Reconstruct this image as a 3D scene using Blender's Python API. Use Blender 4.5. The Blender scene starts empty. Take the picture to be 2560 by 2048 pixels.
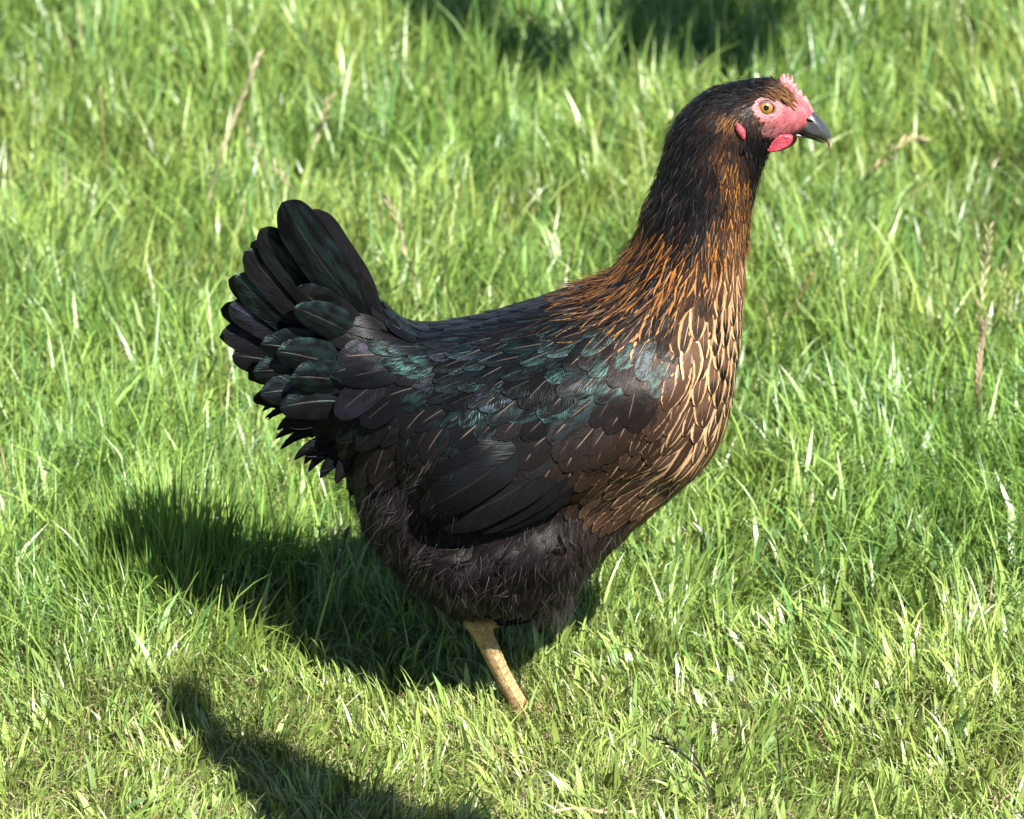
import bpy, math, random, time
import numpy as np
from mathutils import Vector
from mathutils.bvhtree import BVHTree

random.seed(7)
rng = np.random.default_rng(11)
sc = bpy.context.scene
COL = sc.collection
R = math.radians

# ------------------------------------------------------------------ camera
PITCH = R(20.0)
DIST, FRAME_W, PW, PH = 2.8, 0.687, 2560.0, 2048.0
AIM_Z = 0.2084
CAM = np.array([0.0, -DIST * math.cos(PITCH), AIM_Z + DIST * math.sin(PITCH)])
FWD = np.array([0.0, math.cos(PITCH), -math.sin(PITCH)])
UPV = np.array([0.0, math.sin(PITCH), math.cos(PITCH)])
cd = bpy.data.cameras.new('camera')
cam = bpy.data.objects.new('camera', cd)
COL.objects.link(cam)
cam.location = CAM
cam.rotation_euler = (math.pi / 2 - PITCH, 0, 0)
cd.sensor_width = 36.0
cd.lens = 36.0 / (FRAME_W / DIST)
cd.clip_start, cd.clip_end = 0.05, 400.0
cd.dof.use_dof = True
cd.dof.focus_distance = DIST - 0.05
cd.dof.aperture_fstop = 13.0
sc.camera = cam

# ------------------------------------------------------------------ sky, sun, exposure
SUN = np.array([0.50, -0.80, 1.10])            # towards the sun
SUN = SUN / np.linalg.norm(SUN)
elev = math.asin(SUN[2])
azim = math.atan2(SUN[0], SUN[1])
world = bpy.data.worlds.new('World')
sc.world = world
world.use_nodes = True
wn = world.node_tree
sky = wn.nodes.new('ShaderNodeTexSky')
sky.sky_type = 'NISHITA'
sky.sun_disc = False
sky.sun_elevation = elev
sky.sun_rotation = azim
sky.air_density = 0.7
sky.dust_density = 0.3
bg = wn.nodes['Background']
bg.inputs['Strength'].default_value = 0.05
wn.links.new(sky.outputs[0], bg.inputs[0])
sd = bpy.data.lights.new('sun', 'SUN')
sd.energy = 5.0
sd.angle = R(0.55)
sd.color = (1.0, 0.955, 0.88)
sun = bpy.data.objects.new('sun', sd)
COL.objects.link(sun)
sun.rotation_euler = Vector(-SUN).to_track_quat('-Z', 'Y').to_euler()
sun.location = (2, -4, 5)
sc.view_settings.view_transform = 'Standard'
sc.view_settings.look = 'None'
sc.view_settings.gamma = 1
sc.view_settings.use_curve_mapping = False
sc.view_settings.exposure = 2.15
sc.render.engine = 'CYCLES'
sc.cycles.max_bounces = 8
sc.cycles.transparent_max_bounces = 8


# ------------------------------------------------------------------ helpers
def at(px, py, Y):
    """point of the vertical plane y = Y that a pixel of the photograph looks at"""
    dx = (px - PW / 2) / PW * FRAME_W
    dv = (PH / 2 - py) / PW * FRAME_W
    d = FWD * DIST + UPV * dv + np.array([dx, 0, 0])
    t = (Y - CAM[1]) / d[1]
    return CAM + d * t


def ground_at(px, py, Z=0.0):
    dx = (px - PW / 2) / PW * FRAME_W
    dv = (PH / 2 - py) / PW * FRAME_W
    d = FWD * DIST + UPV * dv + np.array([dx, 0, 0])
    t = (Z - CAM[2]) / d[2]
    return CAM + d * t


QS = 2560.0 / 2156.0


def q(x, y, Y=0.0):
    return at(x * QS, y * QS, Y)


def hz(x, y, Y=0.0):
    """enlarged head view"""
    return at(1550 + x / 3.593, 150 + y / 3.593, Y)


def mesh_np(name, V, quads=None, tris=None, smooth=True):
    me = bpy.data.meshes.new(name)
    V = np.asarray(V, np.float32)
    nq = 0 if quads is None else len(quads)
    nt = 0 if tris is None else len(tris)
    me.vertices.add(len(V))
    me.vertices.foreach_set('co', V.ravel())
    parts = []
    if nq:
        parts.append(np.asarray(quads, np.int32).ravel())
    if nt:
        parts.append(np.asarray(tris, np.int32).ravel())
    lv = np.concatenate(parts)
    me.loops.add(len(lv))
    me.loops.foreach_set('vertex_index', lv)
    me.polygons.add(nq + nt)
    st = np.concatenate([np.arange(nq) * 4, nq * 4 + np.arange(nt) * 3]).astype(np.int32)
    me.polygons.foreach_set('loop_start', st)
    me.polygons.foreach_set('use_smooth', np.full(nq + nt, smooth))
    me.update(calc_edges=True)
    return me


def attr_col(me, name, C):
    C = np.asarray(C, np.float32)
    if C.shape[1] == 3:
        C = np.concatenate([C, np.ones((len(C), 1), np.float32)], 1)
    a = me.attributes.new(name, 'FLOAT_COLOR', 'POINT')
    a.data.foreach_set('color', C.ravel())


def link(name, me, mat, parent=None):
    o = bpy.data.objects.new(name, me)
    COL.objects.link(o)
    if mat:
        me.materials.append(mat)
    if parent:
        o.parent = parent
    return o


def tag(o, label, cat, group=None):
    o['label'] = label
    o['category'] = cat
    if group:
        o['group'] = group


def empty(name, loc, label, cat, group=None):
    o = bpy.data.objects.new(name, None)
    COL.objects.link(o)
    o.location = loc
    o.empty_display_size = 0.05
    tag(o, label, cat, group)
    return o


class NT:
    """small node-graph helper"""
    def __init__(self, name):
        self.m = bpy.data.materials.new(name)
        self.m.use_nodes = True
        self.t = self.m.node_tree
        self.t.nodes.clear()
        self.out = self.n('ShaderNodeOutputMaterial')

    def n(self, ty, **kw):
        nd = self.t.nodes.new(ty)
        for k, v in kw.items():
            setattr(nd, k, v)
        return nd

    def put(self, sock, v):
        if isinstance(v, bpy.types.NodeSocket):
            self.t.links.new(v, sock)
        elif v is not None:
            if sock.type == 'RGBA' and len(v) == 3:
                v = (*v, 1)
            sock.default_value = v

    def attr(self, name, out='Color'):
        nd = self.n('ShaderNodeAttribute')
        nd.attribute_name = name
        return nd.outputs[out]

    def sep(self, c):
        nd = self.n('ShaderNodeSeparateColor')
        self.put(nd.inputs[0], c)
        return nd.outputs

    def math(self, op, a, b=None, c=None, clamp=False):
        nd = self.n('ShaderNodeMath', operation=op, use_clamp=clamp)
        self.put(nd.inputs[0], a)
        if b is not None:
            self.put(nd.inputs[1], b)
        if c is not None:
            self.put(nd.inputs[2], c)
        return nd.outputs[0]

    def ramp(self, v, lo, hi):
        nd = self.n('ShaderNodeMapRange', interpolation_type='SMOOTHSTEP')
        self.put(nd.inputs['Value'], v)
        self.put(nd.inputs['From Min'], lo)
        self.put(nd.inputs['From Max'], hi)
        return nd.outputs[0]

    def mix(self, f, a, b, mode='MIX'):
        nd = self.n('ShaderNodeMix', data_type='RGBA', blend_type=mode)
        self.put(nd.inputs[0], f)
        self.put(nd.inputs[6], a)
        self.put(nd.inputs[7], b)
        return nd.outputs[2]

    def noise(self, vec, scale, detail=2.0, out=0, rough=0.5):
        nd = self.n('ShaderNodeTexNoise')
        if vec is not None:
            self.put(nd.inputs['Vector'], vec)
        nd.inputs['Scale'].default_value = scale
        nd.inputs['Detail'].default_value = detail
        nd.inputs['Roughness'].default_value = rough
        return nd.outputs[out]

    def mapping(self, vec, scale):
        nd = self.n('ShaderNodeMapping')
        self.put(nd.inputs['Vector'], vec)
        nd.inputs['Scale'].default_value = scale
        return nd.outputs[0]

    def bump(self, h, strength, dist):
        nd = self.n('ShaderNodeBump')
        nd.inputs['Strength'].default_value = strength
        nd.inputs['Distance'].default_value = dist
        self.put(nd.inputs['Height'], h)
        return nd.outputs[0]

    def pbsdf(self, **kw):
        nd = self.n('ShaderNodeBsdfPrincipled')
        for k, v in kw.items():
            self.put(nd.inputs[k.replace('_', ' ')], v)
        return nd.outputs[0]

    def done(self, s):
        self.t.links.new(s, self.out.inputs[0])
        return self.m


# ------------------------------------------------------------------ materials
def feather_material():
    g = NT('feather')
    s1 = g.sep(g.attr('style_a'))       # rim, orange, brown
    rim, orange, brown = s1[0], s1[1], s1[2]
    s2 = g.sep(g.attr('style_b'))       # sheen, shaft, tip
    sheen, shaft, tip = s2[0], s2[1], s2[2]
    s3 = g.sep(g.attr('style_c'))       # random, point, seed
    rnd, seed = s3[0], s3[2]
    uv = g.sep(g.attr('quill'))         # u 0..1, v 0..1
    u = g.math('MULTIPLY_ADD', uv[0], 2.0, -1.0)
    v = uv[1]
    au = g.math('ABSOLUTE', u)
    # barbs: fine streaks that leave the shaft at a slant
    comb = g.n('ShaderNodeCombineXYZ')
    slant = g.math('MULTIPLY_ADD', au, -0.28, v)
    g.put(comb.inputs[0], g.math('MULTIPLY', slant, 34.0))
    g.put(comb.inputs[1], g.math('MULTIPLY', au, 1.4))
    g.put(comb.inputs[2], g.math('MULTIPLY', seed, 91.0))
    barb = g.noise(comb.outputs[0], 1.0, 3.0)
    comb2 = g.n('ShaderNodeCombineXYZ')
    g.put(comb2.inputs[0], g.math('MULTIPLY', u, 1.6))
    g.put(comb2.inputs[1], g.math('MULTIPLY', v, 2.6))
    g.put(comb2.inputs[2], g.math('MULTIPLY', seed, 57.0))
    blot = g.noise(comb2.outputs[0], 1.6, 2.0)
    black = g.mix(rnd, (0.0012, 0.0012, 0.0016), (0.0034, 0.0031, 0.0036))
    brownc = g.mix(rnd, (0.058, 0.029, 0.017), (0.105, 0.058, 0.034))
    tan = g.mix(rnd, (0.245, 0.150, 0.074), (0.35, 0.23, 0.13))
    org = g.mix(rnd, (0.14, 0.050, 0.009), (0.25, 0.100, 0.021))
    # centre of the vane
    tipmask = g.ramp(g.math('ADD', v, g.math('MULTIPLY', au, -0.16)), 0.58, 0.76)
    bm = g.math('MULTIPLY', brown, g.math('SUBTRACT', 1.0, g.math('MULTIPLY', tipmask, tip)), clamp=True)
    centre = g.mix(bm, black, brownc)
    # margin
    rimcol = g.mix(orange, tan, org)
    edge = g.math('ADD', au, g.math('MULTIPLY_ADD', barb, 0.5, -0.25))
    lo = g.math('MULTIPLY_ADD', rim, -0.50, 0.98)
    hi = g.math('ADD', lo, 0.20)
    nr = g.n('ShaderNodeMapRange', interpolation_type='SMOOTHSTEP')
    g.put(nr.inputs['Value'], edge)
    g.put(nr.inputs['From Min'], lo)
    g.put(nr.inputs['From Max'], hi)
    notip = g.math('SUBTRACT', 1.0, g.math('MULTIPLY', g.ramp(v, 0.90, 1.0), 0.6))
    has = g.ramp(rim, 0.08, 0.35)
    rimf = g.math('MULTIPLY', g.math('MULTIPLY', nr.outputs[0], notip), has)
    col = g.mix(rimf, centre, rimcol)
    # shaft
    sw = g.ramp(au, 0.06, 0.025)
    sv = g.math('MULTIPLY', g.ramp(v, 0.30, 0.45), g.ramp(v, 0.90, 0.75))
    sf = g.math('MULTIPLY', g.math('MULTIPLY', sw, sv), shaft)
    shc = g.mix(rim, (0.085, 0.062, 0.050), (0.36, 0.25, 0.16))
    col = g.mix(sf, col, shc)
    vm = g.n('ShaderNodeMix', data_type='RGBA', blend_type='MULTIPLY')
    vm.inputs[0].default_value = 0.6
    g.put(vm.inputs[6], col)
    bb = g.math('MULTIPLY_ADD', barb, 1.7, 0.15)
    cc = g.n('ShaderNodeCombineColor')
    for i in range(3):
        g.put(cc.inputs[i], bb)
    g.put(vm.inputs[7], cc.outputs[0])
    col = vm.outputs[2]
    h = g.math('ADD', g.math('MULTIPLY', barb, 1.0), g.math('MULTIPLY', sw, 0.8))
    nrm = g.bump(h, 0.55, 0.0006)
    base = g.pbsdf(Base_Color=col, Roughness=0.38, Specular_IOR_Level=0.055, Normal=nrm)
    gl = g.n('ShaderNodeBsdfGlossy')
    gl.inputs['Roughness'].default_value = 0.42
    hue = g.ramp(g.math('ADD', g.math('MULTIPLY', blot, 0.9), g.math('MULTIPLY', rnd, 0.35)), 0.72, 0.90)
    gcol = g.mix(hue, (0.052, 0.125, 0.115), (0.080, 0.068, 0.115))
    g.put(gl.inputs['Color'], gcol)
    g.put(gl.inputs['Normal'], nrm)
    ms = g.n('ShaderNodeMixShader')
    fac = g.math('MULTIPLY', g.math('MULTIPLY', sheen, 0.50), g.math('MULTIPLY', g.ramp(blot, 0.36, 0.66), g.math('SUBTRACT', 1.0, g.math('MAXIMUM', rimf, sf))))
    g.put(ms.inputs[0], fac)
    g.put(ms.inputs[1], base)
    g.put(ms.inputs[2], gl.outputs[0])
    return g.done(ms.outputs[0])


def skin_material(name, rough=0.5, wrinkle=0.24, scale=800.0, sss=0.12):
    g = NT(name)
    geo = g.n('ShaderNodeNewGeometry').outputs['Position']
    c = g.attr('tint')
    nz = g.noise(geo, 230.0, 4.0)
    c2 = g.mix(g.math('MULTIPLY', g.ramp(nz, 0.36, 0.66), 0.65), c, g.mix(1.0, c, (0.62, 0.38, 0.42), 'MULTIPLY'))
    n3 = g.noise(g.mapping(geo, (700, 700, 1500)), 1.0, 2.0)
    c2 = g.mix(g.math('MULTIPLY', g.ramp(n3, 0.55, 0.75), 0.5), c2, g.mix(1.0, c2, (1.35, 1.5, 1.5), 'MULTIPLY'))
    vo = g.n('ShaderNodeTexVoronoi')
    g.put(vo.inputs['Vector'], geo)
    vo.inputs['Scale'].default_value = scale
    h = g.math('ADD', vo.outputs['Distance'], g.math('MULTIPLY', nz, 1.2))
    bare = g.attr('bare', 'Fac') if name == 'skin' else None
    if bare is not None:
        h = g.math('MULTIPLY', h, bare)
    nrm = g.bump(h, wrinkle, 0.0012)
    return g.done(g.pbsdf(Base_Color=c2, Roughness=rough, Normal=nrm, Subsurface_Weight=sss,
                          Subsurface_Radius=(0.004, 0.0015, 0.001), Subsurface_Scale=0.6,
                          Specular_IOR_Level=0.35 if bare is None else g.math('MULTIPLY', bare, 0.35)))


def horn_material():
    g = NT('horn')
    geo = g.n('ShaderNodeNewGeometry').outputs['Position']
    c = g.attr('tint')
    nz = g.noise(g.mapping(geo, (60, 200, 320)), 1.0, 3.0)
    c2 = g.mix(g.math('MULTIPLY', nz, 0.5), c, g.mix(1.0, c, (0.5, 0.45, 0.42), 'MULTIPLY'))
    return g.done(g.pbsdf(Base_Color=c2, Roughness=g.math('MULTIPLY_ADD', nz, 0.25, 0.2), Specular_IOR_Level=0.6,
                          Normal=g.bump(nz, 0.25, 0.0005)))


def plain(name, col, rough=0.5, spec=0.5, coat=0.0):
    g = NT(name)
    geo = g.n('ShaderNodeTexCoord').outputs['Object']
    nz = g.noise(geo, 300.0, 3.0)
    c = g.mix(g.math('MULTIPLY', nz, 0.6), col, tuple(x * 0.55 for x in col))
    return g.done(g.pbsdf(Base_Color=c, Roughness=rough, Specular_IOR_Level=spec, Coat_Weight=coat, Coat_Roughness=0.03))


def strand_material():
    g = NT('down')
    c = g.attr('tint')
    return g.done(g.pbsdf(Base_Color=c, Roughness=0.55, Specular_IOR_Level=0.2))


def grass_material(name='grass_blade', gloss=0.42):
    g = NT(name)
    c = g.attr('tint')
    geo = g.n('ShaderNodeNewGeometry').outputs['Position']
    nz = g.noise(g.mapping(geo, (260, 260, 40)), 1.0, 2.0)
    c = g.mix(g.math('MULTIPLY', g.ramp(nz, 0.4, 0.75), 0.5), c, g.mix(1.0, c, (0.62, 0.72, 0.6), 'MULTIPLY'))
    base = g.pbsdf(Base_Color=c, Roughness=gloss, Specular_IOR_Level=0.65)
    tr = g.n('ShaderNodeBsdfTranslucent')
    g.put(tr.inputs['Color'], g.mix(1.0, c, (1.18, 1.12, 0.68), 'MULTIPLY'))
    ms = g.n('ShaderNodeMixShader')
    ms.inputs[0].default_value = 0.26
    g.put(ms.inputs[1], base)
    g.put(ms.inputs[2], tr.outputs[0])
    return g.done(ms.outputs[0])


def ground_material():
    g = NT('soil_and_thatch')
    geo = g.n('ShaderNodeNewGeometry').outputs['Position']
    n1 = g.noise(geo, 5.0, 4.0)
    n2 = g.noise(geo, 160.0, 4.0)
    far = g.math('LENGTH' if False else 'ABSOLUTE', g.sep(geo)[1])
    soil = g.mix(n2, (0.045, 0.032, 0.018), (0.12, 0.10, 0.05))
    green = g.mix(n1, (0.03, 0.06, 0.012), (0.06, 0.11, 0.02))
    f = g.math('MULTIPLY_ADD', g.ramp(far, 3.0, 8.0), 0.6, g.math('MULTIPLY', g.ramp(n1, 0.3, 0.6), 0.4))
    return g.done(g.pbsdf(Base_Color=g.mix(f, soil, green), Roughness=0.9, Normal=g.bump(n2, 0.8, 0.01)))


M_FEATHER = feather_material()
M_SKIN = skin_material('skin')
M_COMB = skin_material('comb_flesh', 0.5, 0.4, 850.0, 0.15)
M_HORN = horn_material()
M_DOWN = strand_material()
M_GRASS = grass_material()
M_STRAW = grass_material('dry_stalk', 0.55)
M_GROUND = ground_material()
M_IRIS = plain('amber_iris', (0.20, 0.098, 0.011), 0.3, 0.4, 0.5)
M_PUPIL = plain('pupil', (0.002, 0.002, 0.002), 0.15, 0.35, 0.0)


# ------------------------------------------------------------------ inflate an outline into a solid
def smooth_poly(P, k=4):
    P = np.asarray(P, float)
    n = len(P)
    out = []
    for i in range(n):
        a, b, c, d = P[i - 1], P[i], P[(i + 1) % n], P[(i + 2) % n]
        for j in range(k):
            t = j / k
            out.append(0.5 * ((2 * b) + (-a + c) * t + (2 * a - 5 * b + 4 * c - d) * t * t + (-a + 3 * b - 3 * c + d) * t ** 3))
    return np.array(out)


def sdf_poly(P, X, Z):
    """signed distance, positive inside"""
    d = np.full(X.shape, 1e9)
    ins = np.zeros(X.shape, bool)
    n = len(P)
    for i in range(n):
        x0, z0 = P[i]
        x1, z1 = P[(i + 1) % n]
        ex, ez = x1 - x0, z1 - z0
        L = ex * ex + ez * ez
        if L < 1e-16:
            continue
        t = np.clip(((X - x0) * ex + (Z - z0) * ez) / L, 0, 1)
        d = np.minimum(d, (X - x0 - t * ex) ** 2 + (Z - z0 - t * ez) ** 2)
        c = ((z0 <= Z) & (z1 > Z)) | ((z1 <= Z) & (z0 > Z))
        with np.errstate(divide='ignore', invalid='ignore'):
            xi = x0 + (Z - z0) * ex / ez
        ins ^= c & (X < xi)
    d = np.sqrt(d)
    return np.where(ins, d, -d)


def poisson(mask, h, iters=700):
    ny, nx = mask.shape
    u = np.zeros(mask.shape)
    om = 2 / (1 + math.sin(math.pi / max(nx, ny) * 1.3))
    ii, jj = np.indices(mask.shape)
    red = mask & ((ii + jj) % 2 == 0)
    blk = mask & ((ii + jj) % 2 == 1)
    f = 4 * h * h
    for _ in range(iters):
        for m in (red, blk):
            s = np.zeros_like(u)
            s[1:-1, 1:-1] = u[:-2, 1:-1] + u[2:, 1:-1] + u[1:-1, :-2] + u[1:-1, 2:]
            u = np.where(m, u + om * ((s + f) / 4 - u), u)
    return np.maximum(u, 0)


def inflate(P, h, hfun, shrink=None, iters=700, y0=0.0):
    """P: outline in (x, z); hfun(X, Z, u, d) -> half thickness; returns verts, quads, tris"""
    P = np.asarray(P)
    x0, z0 = P.min(0) - 4 * h
    x1, z1 = P.max(0) + 4 * h
    xs = np.arange(x0, x1, h)
    zs = np.arange(z0, z1, h)
    X, Z = np.meshgrid(xs, zs)
    d = sdf_poly(P, X, Z)
    if shrink is not None:
        d = d - shrink(X, Z)
    ins = d > 0
    u = poisson(ins, h, iters)
    H = np.where(ins, hfun(X, Z, u, d), 0.0)
    gz, gx = np.gradient(d, h)
    gl = np.sqrt(gx * gx + gz * gz) + 1e-9
    cell = ins[:-1, :-1] | ins[1:, :-1] | ins[:-1, 1:] | ins[1:, 1:]
    used = np.zeros_like(ins)
    used[:-1, :-1] |= cell
    used[1:, :-1] |= cell
    used[:-1, 1:] |= cell
    used[1:, 1:] |= cell
    rim = used & ~ins
    Xs = np.where(rim, X - gx / gl * d, X)
    Zs = np.where(rim, Z - gz / gl * d, Z)
    idA = np.full(ins.shape, -1)
    n = used.sum()
    idA[used] = np.arange(n)
    idB = idA.copy()
    idB[ins] = n + np.arange(ins.sum())
    VA = np.stack([Xs[used], y0 - H[used], Zs[used]], 1)
    VB = np.stack([Xs[ins], y0 + H[ins], Zs[ins]], 1)
    V = np.concatenate([VA, VB])
    a, b = np.nonzero(cell)
    qa = np.stack([idA[a, b], idA[a, b + 1], idA[a + 1, b + 1], idA[a + 1, b]], 1)
    qb = np.stack([idB[a, b], idB[a + 1, b], idB[a + 1, b + 1], idB[a, b + 1]], 1)
    return V, np.concatenate([qa, qb])


def evaluated(o):
    dg = bpy.context.evaluated_depsgraph_get()
    dg.update()
    return bpy.data.meshes.new_from_object(o.evaluated_get(dg))


def xz(pts, f):
    return np.array([[f(*p)[0], f(*p)[2]] for p in pts])


def tube(path, radii, n=10, flat=1.0):
    """lofted tube through 3D points, capped"""
    path = np.asarray(path, float)
    V, Q, T = [], [], []
    m = len(path)
    up = None
    for i in range(m):
        t = path[min(i + 1, m - 1)] - path[max(i - 1, 0)]
        t /= np.linalg.norm(t) + 1e-12
        if up is None:
            ref = np.array([0, 1.0, 0]) if abs(t[1]) < 0.8 else np.array([1.0, 0, 0])
            up = ref - t * ref.dot(t)
        up = up - t * up.dot(t)
        up /= np.linalg.norm(up)
        s = np.cross(t, up)
        for k in range(n):
            a = 2 * math.pi * k / n
            V.append(path[i] + radii[i] * (math.cos(a) * s + flat * math.sin(a) * up))
    for i in range(m - 1):
        for k in range(n):
            k2 = (k + 1) % n
            Q.append((i * n + k, i * n + k2, (i + 1) * n + k2, (i + 1) * n + k))
    V.append(path[0]); V.append(path[-1])
    for k in range(n):
        k2 = (k + 1) % n
        T.append((m * n, k2, k))
        T.append((m * n + 1, (m - 1) * n + k, (m - 1) * n + k2))
    return np.array(V), np.array(Q), np.array(T)


def join(parts):
    V, Q, T = [], [], []
    o = 0
    for v, qd, t in parts:
        V.append(np.asarray(v))
        if qd is not None and len(qd):
            Q.append(np.asarray(qd) + o)
        if t is not None and len(t):
            T.append(np.asarray(t) + o)
        o += len(v)
    return np.concatenate(V), (np.concatenate(Q) if Q else None), (np.concatenate(T) if T else None)


def spline(pts, n):
    P = np.asarray(pts, float)
    m = len(P)
    out = []
    for k in range(n):
        s = k / (n - 1) * (m - 1)
        i = min(int(s), m - 2)
        t = s - i
        a, b, c, d = P[max(i - 1, 0)], P[i], P[i + 1], P[min(i + 2, m - 1)]
        out.append(0.5 * ((2 * b) + (-a + c) * t + (2 * a - 5 * b + 4 * c - d) * t * t + (-a + 3 * b - 3 * c + d) * t ** 3))
    return np.array(out)


# ------------------------------------------------------------------ the hen
hen = empty('hen', (0.02, 0.0, 0.0), 'black hen with brown laced neck and breast standing on the sunny grass', 'hen')
HLOC = np.array([0.02, 0.0, 0.0])


def hen_part(name, me, mat, parent=None):
    """a mesh given in world coordinates becomes a part of the hen"""
    n = len(me.vertices)
    co = np.empty(n * 3, np.float32)
    me.vertices.foreach_get('co', co)
    co = co.reshape(-1, 3) - HLOC.astype(np.float32)
    me.vertices.foreach_set('co', co.ravel())
    me.update()
    return link(name, me, mat, parent or hen)


body_p = [(2034, 278), (2005, 246), (1975, 222), (1945, 204), (1926, 196), (1884, 199), (1842, 206), (1800, 216), (1773, 226),
          (1750, 239), (1717, 268), (1692, 300), (1676, 328), (1664, 365), (1655, 404), (1644, 443), (1632, 474), (1612, 513),
          (1604, 540), (1593, 575), (1580, 606), (1564, 632), (1530, 680), (1480, 703), (1425, 724), (1306, 764), (1187, 797),
          (1069, 818), (1020, 806), (978, 772), (938, 730), (905, 700), (868, 694), (820, 735), (775, 775), (735, 830), (712, 890),
          (728, 950), (765, 1020), (808, 1075), (845, 1125), (872, 1170), (880, 1215), (890, 1275), (920, 1345), (985, 1420), (1050, 1472),
          (1118, 1524), (1187, 1558), (1240, 1568), (1290, 1545), (1345, 1538), (1402, 1520), (1438, 1475), (1475, 1432), (1510, 1392), (1591, 1312),
          (1660, 1254), (1718, 1206), (1776, 1148), (1817, 1082), (1834, 1007), (1847, 926), (1859, 831), (1867, 736), (1869, 641),
          (1877, 540), (1891, 470), (1903, 430), (1914, 395), (1930, 360), (1955, 344), (1990, 332), (2018, 316), (2034, 300)]
BP = smooth_poly(xz(body_p, lambda x, y: at(x, y, 0)), 3)


def zofp(y):
    return at(1280, y, 0)[2]


TAN = math.tan(PITCH)      # a flank point at depth y shows |y| * TAN lower than its height


def xofp(x):
    return at(x, 1000, 0)[0]


Z_HEADLOW, Z_NECKLOW = zofp(400), zofp(760)


def shrink_body(X, Z):
    t = np.clip((Z_HEADLOW - Z) / (Z_HEADLOW - Z_NECKLOW), 0, 1)
    return 0.0004 + 0.0020 * t * t * (3 - 2 * t)


wing_q = [(1455, 730), (1400, 760), (1330, 745), (1200, 730), (1080, 740), (960, 790), (880, 870), (860, 960), (880, 1040), (905, 1100),
          (960, 1115), (1080, 1085), (1200, 1040), (1320, 985), (1400, 930), (1450, 870), (1475, 790)]
WP = smooth_poly(xz(wing_q, q), 3)
thigh_q = [(1000, 1120), (1180, 1090), (1245, 1170), (1200, 1260), (1110, 1310), (1020, 1300), (940, 1230), (930, 1150)]
TP = smooth_poly(xz(thigh_q, q), 3)


recess_q = [(900, 1125), (1060, 1120), (1200, 1075), (1330, 1010), (1400, 1030), (1400, 1075), (1320, 1120), (1200, 1110), (1080, 1135), (930, 1160)]
vent_q = [(770, 1030), (840, 1040), (900, 1110), (960, 1150), (990, 1240), (990, 1310), (900, 1250), (820, 1170), (755, 1090)]
VP = smooth_poly(xz(vent_q, q), 3)
RP = smooth_poly(xz(recess_q, q), 3)


def sm(x, a, b):
    t = np.clip((x - a) / (b - a), 0, 1)
    return t * t * (3 - 2 * t)


def body_h(X, Z, u, d):
    t = sm(Z, zofp(640), zofp(480))
    t2 = sm(Z, zofp(420), zofp(330))
    k = 0.70 * (1 - t) + 0.66 * t
    k = k * (1 - t2) + 0.62 * t2
    H = k * np.sqrt(u)
    # slimmer towards the tail
    tl = sm(X, xofp(1100), xofp(760))
    H = H * (1 - 0.42 * tl)
    Z = Z - H * TAN
    dw = sdf_poly(WP, X, Z)
    H = H + 0.011 * sm(dw, -0.010, 0.030) * sm(d, 0.0, 0.012)
    dt = sdf_poly(TP, X, Z)
    H = H + 0.020 * sm(dt, -0.012, 0.020) * sm(d, 0.0, 0.014)
    dn = sdf_poly(VP, X, Z)
    H = H + 0.017 * sm(dn, -0.012, 0.020) * sm(d, 0.0, 0.012)
    dr = sdf_poly(RP, X, Z)
    H = H - 0.010 * sm(dr, -0.016, 0.014) * sm(d, 0.0, 0.02)
    # socket round the eye and a fuller cheek
    e = at(1915, 272, 0)
    r = np.hypot(X - e[0], Z - e[2])
    H = H - 0.0012 * np.exp(-(r / 0.0065) ** 2) + 0.0008 * np.exp(-((r - 0.0095) / 0.003) ** 2) * (d > 0.002)
    return np.maximum(H, 0)


bv, bq = inflate(BP, 0.00125, body_h, shrink_body, 800)

# legs: the near one carries the hen, the far one is drawn up under the belly
near = spline([at(1170, 1440, -0.048), at(1184, 1520, -0.046), at(1208, 1585, -0.043), at(1250, 1675, -0.038), at(1288, 1745, -0.034), at(1314, 1790, -0.031)], 26)
nr_r = np.interp(np.linspace(0, 1, 26), [0, .22, .38, .6, .82, 1], [.015, .0125, .0072, .0060, .0060, .0082])
foot = near[-1]
parts = [(bv, bq, None), tube(near, nr_r, 14)]
def toe(base, ang, length, r):
    p = [base + np.array([0, 0, 0.004])]
    for s in (0.35, 0.7, 1.0):
        p.append(base + np.array([math.cos(ang) * length * s, math.sin(ang) * length * s, 0.003 - 0.004 * s - (0.001 if s == 1 else 0)]))
    return tube(spline(p, 9), np.array([1, .95, 1.0, .85, .9, .8, .8, .6, .35]) * r, 10)
for a_, l_ in ((R(8), .062), (R(-38), .05), (R(48), .05), (R(188), .026)):
    parts.append(toe(foot, a_, l_, 0.0052))
far = spline([at(1330, 1390, 0.05), at(1270, 1430, 0.055), at(1240, 1450, 0.055), at(1300, 1475, 0.055), at(1350, 1488, 0.052)], 18)
parts.append(tube(far, np.interp(np.linspace(0, 1, 18), [0, .4, .55, 1], [.014, .009, .0072, .0075]), 12))
fe = far[-1]
for dx_, dy_, dz_ in ((.013, -.002, -.013), (.012, .010, -.013), (.008, -.012, -.010)):
    parts.append(tube(spline([fe, fe + np.array([dx_ * .6, dy_ * .6, dz_ * .2]), fe + np.array([dx_, dy_, dz_])], 7), np.array([1, .9, .9, .8, .8, .6, .4]) * .0048, 9))

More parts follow.
